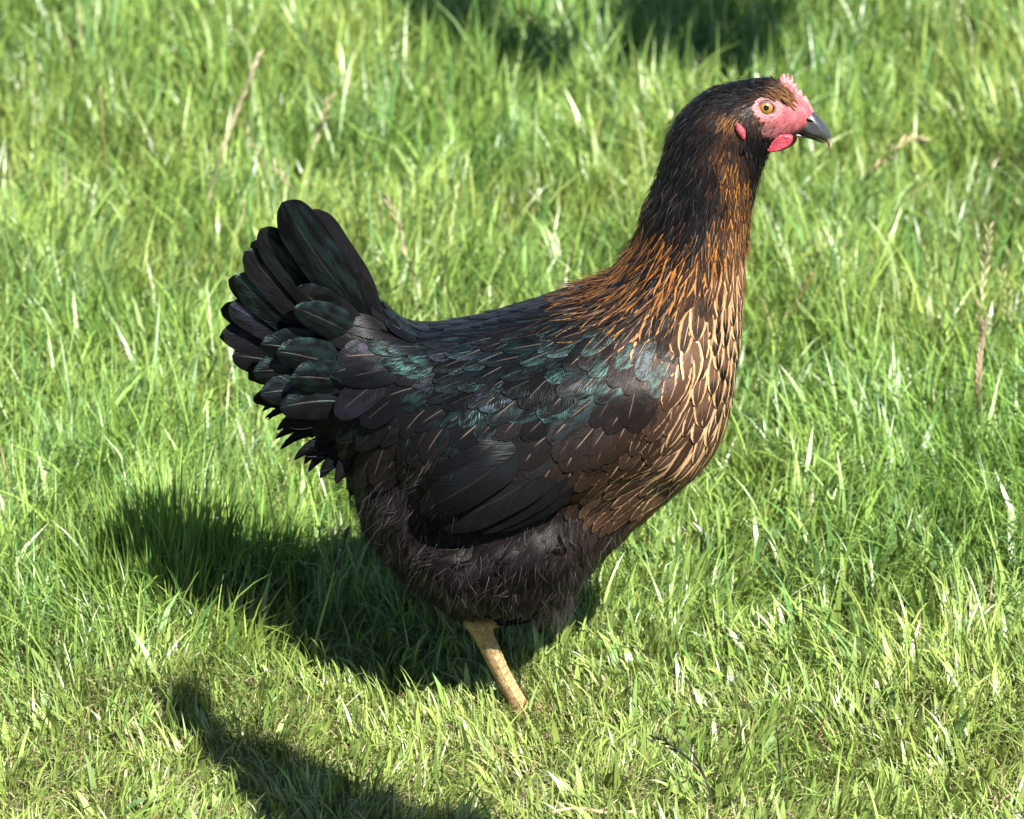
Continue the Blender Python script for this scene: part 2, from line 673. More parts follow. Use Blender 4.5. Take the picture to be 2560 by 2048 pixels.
V, Q, T = join(parts)
raw = bpy.data.objects.new('raw', mesh_np('raw', V, Q, T))
COL.objects.link(raw)
md = raw.modifiers.new('weld', 'REMESH')
md.mode = 'VOXEL'
md.voxel_size = 0.0015
ms_ = raw.modifiers.new('smooth', 'SMOOTH')
ms_.factor = 0.5
ms_.iterations = 5
me_body = evaluated(raw)
bpy.data.objects.remove(raw)
nv = len(me_body.vertices)
bco = np.empty(nv * 3, np.float32)
me_body.vertices.foreach_get('co', bco)
bco = bco.reshape(-1, 3).astype(float)
me_body.polygons.foreach_set('use_smooth', np.ones(len(me_body.polygons), bool))
bz = bco[:, 2] - np.abs(bco[:, 1]) * TAN
bvh = BVHTree.FromPolygons([tuple(c) for c in bco], [tuple(p.vertices) for p in me_body.polygons])

# colours of the bare parts
face_z = [(1175, 365), (1280, 350), (1400, 380), (1500, 440), (1560, 330), (1560, 200), (1900, 300), (1800, 640), (1560, 720), (1330, 720), (1230, 690),
          (1260, 620), (1220, 560), (1170, 480)]
FP = smooth_poly(xz(face_z, hz), 2)
dface = sdf_poly(FP, bco[:, 0], bz)
isface = sm(dface, -0.0008, 0.0012)[:, None]
nz = rng.random((nv, 1))
pink = np.array([0.27, 0.074, 0.083]) * (0.85 + 0.3 * nz)
dark = np.array([0.0022, 0.0019, 0.0019]) * (0.8 + 0.4 * nz)
ear_z = [(1040, 420), (1110, 415), (1165, 440), (1190, 500), (1190, 580), (1140, 600), (1080, 570), (1040, 520)]
dear = sdf_poly(smooth_poly(xz(ear_z, hz), 2), bco[:, 0], bz)
isear = sm(dear, -0.001, 0.001)[:, None]
cheek = sm(-bz, -hz(0, 520)[2], -hz(0, 640)[2])[:, None] * sm(-bco[:, 0], -hz(1500, 0)[0], -hz(1280, 0)[0])[:, None]
tint = dark * (1 - isface) + isface * (pink * (1 - 0.8 * cheek) + 0.8 * cheek * np.array([0.07, 0.034, 0.032]))
tint = tint * (1 - isear) + isear * np.array([0.026, 0.017, 0.015])
re_ = np.hypot(bco[:, 0] - hz(1312, 441)[0], bz - hz(1312, 441)[2])
lid = (np.exp(-((re_ - 0.0062) / 0.0018) ** 2) * .75)[:, None] * isface
tint = tint * (1 - lid) + lid * np.array([0.075, 0.038, 0.042])
blot_ = rng.random((nv, 1)) ** 3 * .35 * isface
tint = tint * (1 - blot_) + blot_ * np.array([0.09, 0.03, 0.03])
sdleg = np.min(np.hypot(bco[:, 0][:, None] - near[None, ::2, 0], bco[:, 2][:, None] - near[None, ::2, 2]), 1)
sdleg = np.where(bco[:, 2] < .035, 0, sdleg)
leg = sm(-bz, -zofp(1530), -zofp(1562))[:, None] * (sdleg < .0125)[:, None]
tint = tint * (1 - leg) + leg * np.array([0.30, 0.215, 0.100]) * (0.75 + 0.5 * nz) * (.66 + .34 * np.sin(bco[:, :1] * 900 + 3 * np.sin(bco[:, 2:] * 700)) ** 2)
far_toes = ((bco[:, 1] > 0.038) & (bco[:, 2] < zofp(1490)))[:, None]
tint = np.where(far_toes, np.array([0.28, 0.2, 0.1]), tint)
attr_col(me_body, 'tint', tint)
ba = me_body.attributes.new('bare', 'FLOAT', 'POINT')
ba.data.foreach_set('value', np.maximum(isface, np.maximum(isear, leg)).ravel().astype(np.float32))
body = hen_part('body', me_body, M_SKIN)


def outlined(name, P, mat, k, hmax, y0, tintf, h=0.0006, parent=None, smooth=3):
    P = smooth_poly(P, smooth)
    v, qd = inflate(P, h, lambda X, Z, u, d: np.minimum(k * np.sqrt(u), hmax), None, 300, y0)
    me = mesh_np(name, v, qd)
    attr_col(me, 'tint', tintf(v))
    o = hen_part(name, me, mat, parent)
    m = o.modifiers.new('smooth', 'SMOOTH')
    m.factor, m.iterations = 0.5, (1 if name == 'comb' else 3)
    return o


def const(c, var=0.12):
    return lambda v: np.array(c) * (1 - var + 2 * var * rng.random((len(v), 1)))


comb_z = [(1425, 215), (1432, 165), (1458, 132), (1478, 126), (1490, 162), (1500, 126), (1516, 130), (1524, 186), (1538, 138), (1554, 150), (1562, 222), (1578, 200), (1592, 232),
          (1598, 280), (1618, 262), (1640, 290), (1646, 332), (1664, 318), (1690, 352), (1712, 400), (1738, 455), (1735, 520), (1640, 520), (1560, 470), (1530, 380), (1480, 290)]
def comb_tint(v):
    c = np.array((0.33, 0.125, 0.125)) * (.9 + .2 * rng.random((len(v), 1)))
    s = (v[:, 0] - hz(1430, 0)[0]) * .75 + (hz(0, 150)[2] - v[:, 2]) * .6
    f = (0.5 + 0.5 * np.sin(s * 1500 + 2 * np.sin(v[:, 2] * 600)))[:, None] ** 3 * .55
    return c * (1 - f) + f * np.array((0.17, 0.045, 0.05))


outlined('comb', xz(comb_z, hz), M_COMB, 0.5, 0.0026, 0.0, comb_tint, 0.0004, None, 2)
watt_z = [(1222, 735), (1290, 690), (1400, 672), (1530, 668), (1556, 700), (1535, 755), (1470, 798), (1365, 830), (1290, 800), (1240, 765)]
outlined('wattle', xz(watt_z, lambda x, y: hz(x, y, -0.0125)), M_COMB, 0.5, 0.0018, -0.0125, const((0.26, 0.034, 0.050)), 0.0005)
outlined('wattle', xz(watt_z, lambda x, y: hz(x + 38, y - 6, 0.0085)), M_COMB, 0.5, 0.0018, 0.0085, const((0.26, 0.034, 0.050)), 0.0005)


def surf_px(px, py):
    """the point of the hen's flank seen at a pixel of the photograph"""
    d = Vector(at(px, py, 0) - CAM).normalized()
    hit = bvh.ray_cast(Vector(CAM), d)
    return np.array(hit[0]) if hit[0] is not None else None


def surf_y(x, z, side=-1):
    """where the flank of the body lies at (x, z)"""
    hit = bvh.ray_cast(Vector((x, side * 0.4, z)), Vector((0, -side, 0)))
    return hit[0].y if hit[0] is not None else 0.0


lobe_z = [(1030, 590), (1055, 560), (1095, 590), (1128, 640), (1128, 695), (1112, 722), (1075, 690), (1045, 645)]
for sgn in (-1, 1):
    ly = abs(surf_px(1550 + 1080 / 3.593, 150 + 640 / 3.593)[1])
    yy = sgn * (ly + 0.001)
    outlined('earlobe', xz(lobe_z, lambda x, y: hz(x, y, -ly)), M_COMB, 0.6, 0.0022, yy, const((0.22, 0.034, 0.045)), 0.0005)

# beak
up_z = [(1625, 470), (1680, 448), (1735, 462), (1790, 510), (1850, 580), (1890, 650), (1907, 735), (1893, 800), (1872, 798), (1862, 750), (1800, 712), (1720, 690),
        (1660, 668), (1590, 640), (1515, 602), (1570, 590), (1620, 560)]
lo_z = [(1520, 622), (1600, 648), (1690, 672), (1780, 712), (1846, 748), (1800, 738), (1720, 712), (1640, 694), (1570, 684), (1530, 662)]


def beak_tint(v):
    tip = hz(1885, 790)
    r = np.hypot(v[:, 0] - tip[0], v[:, 2] - tip[2])[:, None]
    low = sm(-(v[:, 2] - (hz(1700, 640)[2] + (v[:, 0] - hz(1700, 0)[0]) * -0.75)), 0.0, 0.003)[:, None]
    c = np.array([0.026, 0.026, 0.030]) * (1 - 0.75 * low) + 0.75 * low * np.array([0.10, 0.06, 0.04])
    f = sm(-r[:, 0], -0.009, -0.003)[:, None]
    c = c * (1 - f) + f * np.array([0.33, 0.27, 0.17])
    b = sm(-v[:, 0], -hz(1720, 0)[0], -hz(1650, 0)[0])[:, None] * sm(v[:, 2], hz(0, 590)[2], hz(0, 560)[2])[:, None]
    return c * (1 - b) + b * np.array([0.12, 0.07, 0.07])


def beak_shape(v):
    return v


bk = outlined('upper_beak', xz(up_z, hz), M_HORN, 0.92, 0.0075, 0.0, beak_tint, 0.0005)
outlined('lower_beak', xz(lo_z, hz), M_HORN, 1.6, 0.0052, 0.0, const((0.09, 0.062, 0.045)), 0.0005)
nost_z = [(1650, 528), (1690, 520), (1735, 545), (1742, 560), (1705, 556), (1668, 545)]
for sgn in (-1, 1):
    outlined('nostril', xz(nost_z, lambda x, y: hz(x, y, -.0074)), M_PUPIL, 0.5, 0.0006, sgn * 0.0074, const((0.02, 0.015, 0.015)), 0.0003, bk, 2)


def ball(c, r, a0, a1, n=26, m=10, axis=-1, squash=1.0):
    """part of a sphere round the y axis, from polar angle a0 to a1"""
    V, Qd, T = [], [], []
    for i in range(m + 1):
        a = a0 + (a1 - a0) * i / m
        for k in range(n):
            b = 2 * math.pi * k / n
            oy, oz = axis * r * math.cos(a), r * math.sin(a) * math.sin(b)
            tl_ = R(15) * axis
            V.append((c[0] + r * math.sin(a) * math.cos(b), c[1] + oy * math.cos(tl_) - oz * math.sin(tl_) * 1, c[2] + oy * math.sin(tl_) + oz * math.cos(tl_)))
    for i in range(m):
        for k in range(n):
            k2 = (k + 1) % n
            f = (i * n + k, i * n + k2, (i + 1) * n + k2, (i + 1) * n + k)
            Qd.append(f if axis > 0 else f[::-1])
    return np.array(V), np.array(Qd)


for sgn in (-1, 1):
    ey = abs(surf_px(1550 + 1312 / 3.593, 150 + 441 / 3.593)[1])
    e = hz(1312, 441, -ey)
    ys = sgn * ey
    c = np.array([e[0], ys - sgn * 0.0030, e[2]])
    v, qd = ball(c, 0.0056, 0.001, 2.4, 30, 14, sgn)
    me = mesh_np('eye', v, qd)
    attr_col(me, 'tint', np.full((len(v), 3), 0.02))
    eye = hen_part('eye', me, M_PUPIL)
    v, qd = ball(c, 0.00575, 0.30, 0.84, 36, 8, sgn)
    me = mesh_np('iris', v, qd)
    hen_part('iris', me, M_IRIS, eye)
    v, qd = ball(c, 0.00582, 0.001, 0.315, 30, 5, sgn)
    hen_part('pupil', mesh_np('pupil', v, qd), M_PUPIL, eye)
    ring = []
    for k in range(41):
        a = 2 * math.pi * k / 40
        ring.append((c[0] + 0.0052 * math.cos(a) * 1.05, c[1] + sgn * (0.0031 - 0.0006 * abs(math.cos(a))), c[2] + 0.0047 * math.sin(a)))
    v, qd, t = tube(ring, [0.0009] * 41, 8)
    me = mesh_np('eyelid', v, qd, t)
    attr_col(me, 'tint', const((0.09, 0.045, 0.047))(v))
    me.attributes.new('bare', 'FLOAT', 'POINT').data.foreach_set('value', np.ones(len(v), np.float32))
    hen_part('eyelid', me, M_SKIN, eye)

# claws of the near foot
for a_, l_ in ((R(8), .062), (R(-38), .05), (R(48), .05), (R(188), .026)):
    b0 = foot + np.array([math.cos(a_) * l_ * .97, math.sin(a_) * l_ * .97, -0.001])
    dr = np.array([math.cos(a_), math.sin(a_), 0])
    v, qd, t = tube(spline([b0, b0 + dr * .006 + np.array([0, 0, .001]), b0 + dr * .012 - np.array([0, 0, .003])], 7), np.array([1, 1, .9, .75, .55, .35, .1]) * .0021, 8)
    me = mesh_np('claw', v, qd, t)
    attr_col(me, 'tint', const((0.15, 0.12, 0.09))(v))
    hen_part('claw', me, M_HORN)

# scutes: rows of scale plates up the front of the shank
sv_, sq_ = [], []
for i in range(12, 25):
    c = near[i]
    t = near[i] - near[i - 1]
    t = t / np.linalg.norm(t)
    fr = np.cross(np.array([0, 1.0, 0]), t)
    if fr[0] < 0:
        fr = -fr
    for s in (-1, 1):
        side = np.array([0, 1.0, 0]) * s
        base = len(sv_)
        for a in (0.15, 0.75, 1.35):
            nrm = fr * math.cos(a) + side * math.sin(a)
            r = nr_r[i]
            sv_.append(c + nrm * (r + 0.0001) - t * 0.0021)
            sv_.append(c + nrm * (r + 0.00035) + t * 0.0019)
        for a in range(2):
            k = base + a * 2
            sq_.append((k, k + 1, k + 3, k + 2) if s > 0 else (k, k + 2, k + 3, k + 1))
me = mesh_np('scutes', sv_, np.array(sq_))
attr_col(me, 'tint', const((0.30, 0.215, 0.105), 0.35)(np.array(sv_)))
o = hen_part('scutes', me, M_HORN)
o['kind'] = 'stuff'
# ------------------------------------------------------------------ plumage
# control points of the coat: place (enlarged photo), lie of the feathers, and their look there
# x, y, dx, dy, length, width, rim, orange, brown, sheen, shaft, tip, point, lift, spacing (mm), kind
CP = [
    (1560, 185, -1, .12, 8, 2.6, 0, 0, 0, .05, 0, 0, .8, 1.0, 2.0, 0),
    (1600, 180, -1, .0, 7, 2.2, 0, 0, 0, .05, 0, 0, .8, 1.0, 1.8, 0),
    (1625, 215, -.75, -.5, 7, 1.7, .5, 1, .3, 0, 0, 0, .9, 1.2, 1.5, 0),
    (1650, 235, -.75, -.6, 7, 1.6, 1, 1, .6, 0, 0, 0, .9, 1.2, 1.4, 0),
    (1500, 205, -.85, .45, 10, 3.0, 0, 0, 0, .05, 0, 0, .8, 1.0, 2.3, 0),
    (1450, 245, -.65, .75, 12, 3.4, 0, 0, 0, .08, .1, 0, .8, 1.0, 2.7, 0),
    (1530, 225, -.8, .55, 10, 3.0, 0, 0, 0, .05, 0, 0, .8, 1.0, 2.3, 0),
    (1500, 280, -.45, .85, 12, 3.2, .05, .9, .0, .05, 0, 0, .8, 1.0, 2.7, 0),
    (1528, 262, -.45, .85, 9, 2.6, .7, 1, .4, 0, 0, 0, .8, 1.0, 2.2, 0),
    (1548, 300, -.15, 1, 8, 2.4, .15, 1, .1, 0, 0, 0, .8, 1.0, 2.1, 0),
    (1575, 310, -.05, 1, 8, 2.4, .0, 1, .0, 0, 0, 0, .8, 1.0, 2.1, 0),
    (1600, 318, .1, 1, 8, 2.4, .0, 1, .0, 0, 0, 0, .8, 1.2, 2.1, 0),
    (1420, 310, -.45, .9, 16, 4.0, 0, 0, 0, .10, .2, 0, .7, 1.0, 3.2, 0),
    (1440, 370, -.35, 1, 20, 4.4, 0, 0, 0, .12, .25, 0, .7, 1.2, 3.6, 1),
    (1500, 370, -.25, 1, 18, 4.4, .05, 1, 0, .12, .2, 0, .7, 1.2, 3.4, 1),
    (1410, 430, -.42, 1, 24, 5, .05, 1, 0, .16, .3, 0, .6, 1.2, 4.0, 1),
    (1490, 430, -.30, 1, 22, 5, .05, 1, 0, .16, .3, 0, .6, 1.2, 4.0, 1),
    (1535, 355, -.1, 1, 14, 3.6, .7, 1, .3, 0, .1, 0, .7, 1.2, 3.0, 1),
    (1552, 400, -.02, 1, 16, 4.0, .8, 1, .3, 0, .3, 0, .7, 1.2, 3.4, 1),
    (1590, 365, .1, 1, 10, 3.2, .0, 1, 0, 0, 0, 0, .7, 1.4, 2.6, 1),
    (1594, 410, .08, 1, 12, 3.6, .25, 1, 0, 0, .1, 0, .7, 1.4, 3.0, 1),
    (1568, 450, .0, 1, 18, 4.4, .85, 1, .3, 0, .3, 0, .6, 1.2, 3.6, 1),
    (1460, 490, -.35, 1, 26, 5.4, .25, 1, 0, .14, .4, 0, .6, 1.3, 4.2, 1),
    (1375, 470, -.55, .85, 24, 5.2, .25, 1, 0, .10, .2, 0, .6, 1.3, 4.2, 1),
    (1350, 530, -.65, .78, 30, 6, .65, 1, 0, .12, .2, 0, .6, 1.4, 4.8, 1),
    (1420, 545, -.45, .9, 30, 6, .70, 1, 0, .12, .4, 0, .6, 1.4, 4.8, 1),
    (1500, 530, -.18, 1, 26, 6, .75, 1, .15, .1, .6, 0, .55, 1.4, 4.8, 1),
    (1548, 520, -.05, 1, 22, 6, .95, .75, .5, 0, .6, 0, .5, 1.4, 4.8, 1),
    (1566, 560, 0, 1, 18, 6.4, .95, .25, .8, 0, .6, .5, .4, 1.4, 5.0, 2),
    (1535, 590, -.08, 1, 20, 7, .95, .35, .7, 0, .6, .6, .4, 1.4, 5.2, 2),
    (1290, 600, -.80, .6, 32, 6.6, .55, 1, 0, .35, .2, 0, .6, 1.4, 5.2, 1),
    (1220, 630, -.92, .4, 32, 7, .5, .85, 0, .35, .2, 0, .6, 1.4, 5.6, 1),
    (1340, 610, -.6, .8, 32, 7, .70, 1, 0, .35, .4, 0, .6, 1.4, 5.2, 1),
    (1430, 610, -.38, .93, 30, 7, .75, .95, 0, .15, .6, 0, .55, 1.4, 5.4, 1),
    (1490, 600, -.18, 1, 26, 7.5, .8, .6, .3, .1, .7, .4, .5, 1.4, 5.6, 1),
    (1300, 670, -.7, .72, 32, 8, .45, .7, 0, .22, .4, 0, .5, 1.4, 6.0, 1),
    (1380, 680, -.5, .87, 30, 9, .45, .6, .1, .25, .6, .2, .4, 1.4, 6.4, 1),
    (1460, 670, -.25, .97, 26, 10, .7, .2, .6, .1, .9, .5, .2, 1.4, 7.0, 2),
    (1520, 660, -.08, 1, 20, 9, .9, .05, .9, 0, .8, 1, .15, 1.4, 6.4, 2),
    (1562, 650, .0, 1, 16, 8, .95, .0, .9, 0, .8, 1, .15, 1.4, 5.6, 2),
    (1562, 740, -.02, 1, 17, 9, .9, 0, .85, 0, .9, 1, .15, 1.4, 6.4, 2),
    (1520, 750, -.08, 1, 21, 10.5, .9, .05, .85, 0, .9, 1, .1, 1.5, 7.4, 2),
    (1545, 840, -.15, 1, 20, 10, .9, .05, .75, 0, .9, .9, .15, 1.5, 7.4, 2),
    (1430, 740, -.32, .95, 25, 12, .5, .1, .55, .15, .95, .5, .1, 1.5, 8.2, 2),
    (1470, 810, -.3, .95, 25, 12.5, .6, .1, .6, .12, .95, .5, .1, 1.5, 8.4, 2),
    (1505, 880, -.35, .93, 24, 11.5, .85, .05, .6, .05, .9, .6, .15, 1.5, 8.0, 2),
    (1440, 880, -.55, .83, 26, 11, .65, .05, .45, .1, .8, .3, .25, 1.6, 8.0, 2),
    (1470, 960, -.65, .75, 27, 11, .85, .05, .5, .05, .9, .4, .25, 1.6, 8.0, 2),
    (1400, 960, -.85, .5, 28, 11, .8, .05, .4, .05, .8, .3, .3, 1.8, 8.0, 2),
    (1420, 1020, -.85, .5, 28, 11, .75, .05, .45, 0, .8, .3, .3, 1.6, 8.0, 2),
    (1330, 1000, -.93, .35, 28, 11, .5, .1, .3, .05, .4, .2, .4, 2.0, 8.0, 2),
    (1300, 1060, -.95, .25, 28, 9, .25, .3, .3, 0, .3, 0, .6, 2.2, 7.2, 2),
    (1370, 1070, -.85, .5, 26, 8, .35, .15, .35, 0, .5, 0, .5, 1.6, 7.0, 2),
    (1300, 1130, -.8, .6, 26, 7, .15, .3, .3, 0, .3, 0, .6, 1.6, 6.6, 5),
    # wing coverts
    (1380, 770, -.5, .87, 29, 13, .10, .2, .06, .15, .9, 0, .1, 1.6, 9.0, 3),
    (1290, 740, -.65, .76, 31, 12, .10, .3, .03, .22, .7, 0, .2, 1.6, 8.6, 3),
    (1200, 770, -.68, .73, 31, 13, .05, .3, 0, .85, .4, 0, .1, 1.6, 9.2, 3),
    (1110, 740, -.85, .5, 30, 12, .05, .3, 0, .85, .3, 0, .2, 1.6, 8.8, 3),
    (1250, 840, -.52, .86, 31, 14, .06, .3, .02, .25, .9, 0, .05, 1.8, 9.6, 3),
    (1140, 830, -.62, .78, 32, 14, .05, .3, 0, .5, .6, 0, .05, 1.8, 9.6, 3),
    (1130, 910, -.52, .85, 32, 14, .05, .3, .02, .2, .8, 0, .05, 1.8, 9.8, 3),
    (1350, 850, -.45, .9, 28, 13, .10, .2, .06, .10, .9, 0, .05, 1.6, 9.0, 3),
    (1370, 930, -.5, .87, 26, 11, .18, .3, .16, .1, .8, 0, .2, 1.6, 8.2, 3),
    (1290, 920, -.45, .9, 27, 12, .10, .3, .08, .12, .9, 0, .1, 1.6, 8.6, 3),
    (1220, 980, -.46, .89, 26, 11, .12, .4, .07, .02, .9, 0, .1, 1.6, 8.2, 3),
    (1130, 990, -.45, .89, 27, 11, .12, .4, .05, 0, .7, 0, .1, 1.6, 8.4, 3),
    (1040, 930, -.5, .86, 32, 14, .04, .3, .0, .1, .4, 0, .05, 1.8, 9.8, 3),
    # back, rump and tail coverts
    (1180, 650, -.95, .28, 28, 8, .15, .6, 0, .2, .2, 0, .5, 1.3, 6.6, 4),
    (1080, 668, -.97, .2, 28, 9, .0, .6, 0, .3, .2, 0, .4, 1.3, 7.2, 4),
    (1000, 710, -.93, .35, 30, 10, 0, 0, 0, .7, .3, 0, .3, 1.4, 8.0, 4),
    (930, 740, -.9, .42, 30, 11, 0, 0, 0, .95, .2, 0, .2, 1.5, 8.4, 4),
    (900, 800, -.8, .58, 31, 12, 0, 0, 0, .85, .3, 0, .1, 1.6, 8.8, 4),
    (1000, 800, -.75, .6, 31, 12, 0, 0, 0, .8, .3, 0, .1, 1.6, 8.8, 4),
    (860, 700, -.97, .15, 32, 13, 0, 0, 0, .35, .3, 0, .1, 1.6, 9.4, 4),
    (820, 660, -.8, -.45, 30, 11, 0, 0, 0, .06, .3, 0, .3, 1.6, 7, 4),
    (850, 680, -.85, -.3, 28, 10, 0, 0, 0, .1, .2, 0, .3, 1.4, 6.5, 4),
    (760, 620, -.62, -.75, 34, 13, 0, 0, 0, .06, .3, 0, .2, 1.8, 8.5, 4),
    (780, 720, -.95, -.1, 36, 15, 0, 0, 0, .03, .5, 0, .05, 1.8, 11, 4),
    (700, 720, -.95, -.25, 38, 17, 0, 0, 0, .1, .5, 0, .05, 2.0, 12, 4),
    (780, 790, -.92, .3, 36, 16, 0, 0, 0, .6, .5, 0, .0, 2.0, 11, 4),
    (700, 800, -.96, .15, 40, 17, 0, 0, 0, .3, .5, 0, .05, 2.0, 12, 4),
    (820, 850, -.75, .62, 34, 15, 0, 0, 0, .35, .5, 0, .0, 2.0, 10.5, 4),
    (730, 870, -.85, .45, 38, 16, 0, 0, 0, .25, .5, 0, .05, 2.0, 11.5, 4),
    (900, 900, -.58, .81, 34, 15, 0, 0, .02, .12, .5, 0, .05, 2.0, 10.5, 4),
    (800, 930, -.6, .78, 36, 15, 0, 0, .03, .12, .5, 0, .1, 2.2, 10.5, 4),
    (720, 940, -.75, .62, 38, 14, 0, 0, .03, .08, .4, 0, .2, 2.4, 10.5, 4),
    (880, 980, -.45, .89, 34, 14, 0, 0, .03, .05, .4, 0, .1, 2.2, 10, 4),
    (800, 1010, -.5, .85, 32, 12, 0, 0, .04, .0, .3, 0, .3, 2.4, 9.5, 4),
    # fluffy underparts
    (820, 1070, -.4, .9, 24, 7, .0, .4, .10, 0, .15, 0, .6, 2.6, 7.0, 5),
    (880, 1130, -.4, .9, 24, 8, .0, .4, .10, 0, .15, 0, .6, 2.6, 7.4, 5),
    (960, 1150, -.45, .9, 25, 9, .0, .4, .08, 0, .15, 0, .5, 2.2, 7.8, 5),
    (1060, 1140, -.4, .92, 26, 10, .0, .4, .06, 0, .2, 0, .4, 2.0, 8.0, 5),
    (1170, 1110, -.55, .83, 26, 9, .05, .5, .10, 0, .2, 0, .5, 2.0, 7.6, 5),
    (1100, 1220, -.3, .95, 25, 9, .05, .5, .12, 0, .2, 0, .5, 2.0, 7.6, 5),
    (1195, 1200, -.25, .97, 25, 8, .05, .5, .12, 0, .2, 0, .5, 2.2, 7.2, 5),
    (1000, 1240, -.05, 1, 22, 8, .05, .5, .10, 0, .15, 0, .6, 2.4, 7.0, 5),
    (1150, 1290, -.1, 1, 22, 7, .05, .5, .12, 0, .15, 0, .6, 2.6, 6.8, 5),
    (1240, 1170, -.5, .87, 24, 7, .10, .4, .2, 0, .2, 0, .6, 1.8, 6.8, 5),
]
KINDS = ['head_feather', 'hackle_feather', 'breast_feather', 'wing_covert', 'saddle_feather', 'thigh_feather']
cp = np.array(CP, float)
cp_pos = np.array([[q(a, b)[0], q(a, b)[2]] for a, b in cp[:, :2]])
cp_dir = np.stack([cp[:, 2], -cp[:, 3] / math.cos(PITCH)], 1)
cp_dir /= np.linalg.norm(cp_dir, axis=1)[:, None]
cp_val = np.concatenate([cp_dir, cp[:, 4:15]], 1)


def coat(P):
    """interpolated look of the coat at points P (n, 2)"""
    d2 = ((P[:, None, :] - cp_pos[None]) ** 2).sum(2) + 1e-8
    near3 = np.argsort(d2, 1)[:, :5]
    dd = np.take_along_axis(d2, near3, 1)
    w = 1 / dd ** 1.3
    w /= w.sum(1)[:, None]
    val = (cp_val[near3] * w[:, :, None]).sum(1)
    return val, cp[near3[:, 0], 15].astype(int)


VS = np.array([0, .22, .44, .62, .76, .87, .945, .985, 1.0])
US = np.array([-1, -.5, 0, .5, 1.0])


def half_width(v, W, point):
    base = 0.45 + 0.55 * np.sin(np.clip(v / 0.5, 0, 1) * math.pi / 2)
    rt = np.clip((v - 0.52) / 0.48, 0, 1)
    tipw = np.sqrt(np.maximum(1 - rt ** 2.3, 0.0))
    rp = np.clip((v - 0.30) / 0.70, 0, 1)
    tipp = np.maximum(1 - rp ** 1.5, 0.0) ** 0.85
    return 0.5 * W * base * ((1 - point) * tipw + point * tipp)


def add_style(me, n, look, rnd, sd, quill):
    A = np.tile(np.array([[look['rim'], look['orange'], look['brown']]]), (n, 1))
    B = np.tile(np.array([[look['sheen'], look['shaft'], look['tip']]]), (n, 1))
    C = np.tile(np.array([[rnd, look['point'], sd]]), (n, 1))
    return A, B, C


def put_style(me, A, B, C, Qv):
    attr_col(me, 'style_a', A)
    attr_col(me, 'style_b', B)
    attr_col(me, 'style_c', C)
    attr_col(me, 'quill', Qv)


def walk_feather(p0, dirv, L, W, point, lift, stiff, camber, r, us=US, vs=VS, sink=0.0001, extra=0.0):
    """a vane laid along the body; the tip stands off the coat by lift"""
    loc, n, _, _ = bvh.find_nearest(Vector(p0))
    n = np.array(n)
    p = np.array(loc)
    d = np.array(dirv, float)
    t = d - n * d.dot(n)
    if np.linalg.norm(t) < 0.12:
        t = d + 0.3 * n
        t = t - 0.5 * n * t.dot(n)
    t /= np.linalg.norm(t)
    start, t0, n0 = p.copy(), t.copy(), n.copy()
    rows = []
    prev = 0.0
    hw = half_width(vs, W, point)
    swing = r.uniform(-.10, .10)
    nu = len(us)
    rough = r.normal(0, 0.035, (len(vs), nu)) * W
    out = np.empty((len(vs) * nu, 3))
    for i, v in enumerate(vs):
        if i:
            ds = L * (v - prev)
            prev = v
            cand = p + t * ds
            loc, nn, _, dist = bvh.find_nearest(Vector(cand))
            nn = np.array(nn)
            n = 0.5 * n + 0.5 * nn
            n /= np.linalg.norm(n)
            p = np.array(loc) if dist < 0.012 else cand
            t = t - n * t.dot(n)
            t /= np.linalg.norm(t) + 1e-9
        c = p
        if stiff > 0:
            st = start + t0 * L * v
            c = p * (1 - stiff) + st * stiff
        b = np.cross(t, n)
        b /= np.linalg.norm(b) + 1e-9
        h = -sink + (lift + sink) * v ** 1.25 + extra
        c = c + n * h + b * swing * L * v * v * 0.5
        for k, uu in enumerate(us):
            w = hw[i] * uu
            out[i * nu + k] = c + b * w + n * (-camber * uu * uu * hw[i]) + t * (rough[i, k] * (abs(uu) > .9) * (0.2 < v < .98))
    return out


def grid_faces(nr, nu):
    f = []
    for i in range(nr - 1):
        for k in range(nu - 1):
            a = i * nu + k
            f.append((a, a + 1, a + nu + 1, a + nu))
    return np.array(f)


F59 = grid_faces(len(VS), len(US))
QUILL = np.array([[(u + 1) / 2, v, 0] for v in VS for u in US])

# where feathers root: blue-noise over the skin
me_body.calc_loop_triangles()
ntri = len(me_body.loop_triangles)
tri = np.empty(ntri * 3, np.int32)
me_body.loop_triangles.foreach_get('vertices', tri)
tri = tri.reshape(-1, 3)
tA, tB, tC = bco[tri[:, 0]], bco[tri[:, 1]], bco[tri[:, 2]]
nrm = np.cross(tB - tA, tC - tA)
area = np.linalg.norm(nrm, axis=1) / 2
pick = rng.choice(ntri, 60000, p=area / area.sum())
r1, r2 = np.sqrt(rng.random((60000, 1))), rng.random((60000, 1))
pts = tA[pick] * (1 - r1) + tB[pick] * r1 * (1 - r2) + tC[pick] * r1 * r2
pn = nrm[pick] / (2 * area[pick][:, None])
ptz = pts[:, 2] - np.abs(pts[:, 1]) * TAN
keep = ptz > zofp(1505)
dF = sdf_poly(FP, pts[:, 0], ptz)
dE = sdf_poly(smooth_poly(xz(ear_z, hz), 2), pts[:, 0], ptz)
tuft_z = [(1390, 200), (1470, 230), (1560, 330), (1560, 440), (1500, 430), (1440, 370), (1340, 300)]
dT = sdf_poly(smooth_poly(xz(tuft_z, hz), 2), pts[:, 0], ptz)
keep &= ((dF < 0.0003) & (dE < 0.0)) | (dT > 0)
keep &= ~((pts[:, 1] > 0.035) & (ptz < zofp(1440)))     # the drawn-up far foot stays bare
keep &= ~((pts[:, 0] > at(1950, 300, 0)[0]) & (dT <= 0))
pts, pn, ptz = pts[keep], pn[keep], ptz[keep]
val, kind = coat(np.stack([pts[:, 0], ptz], 1))
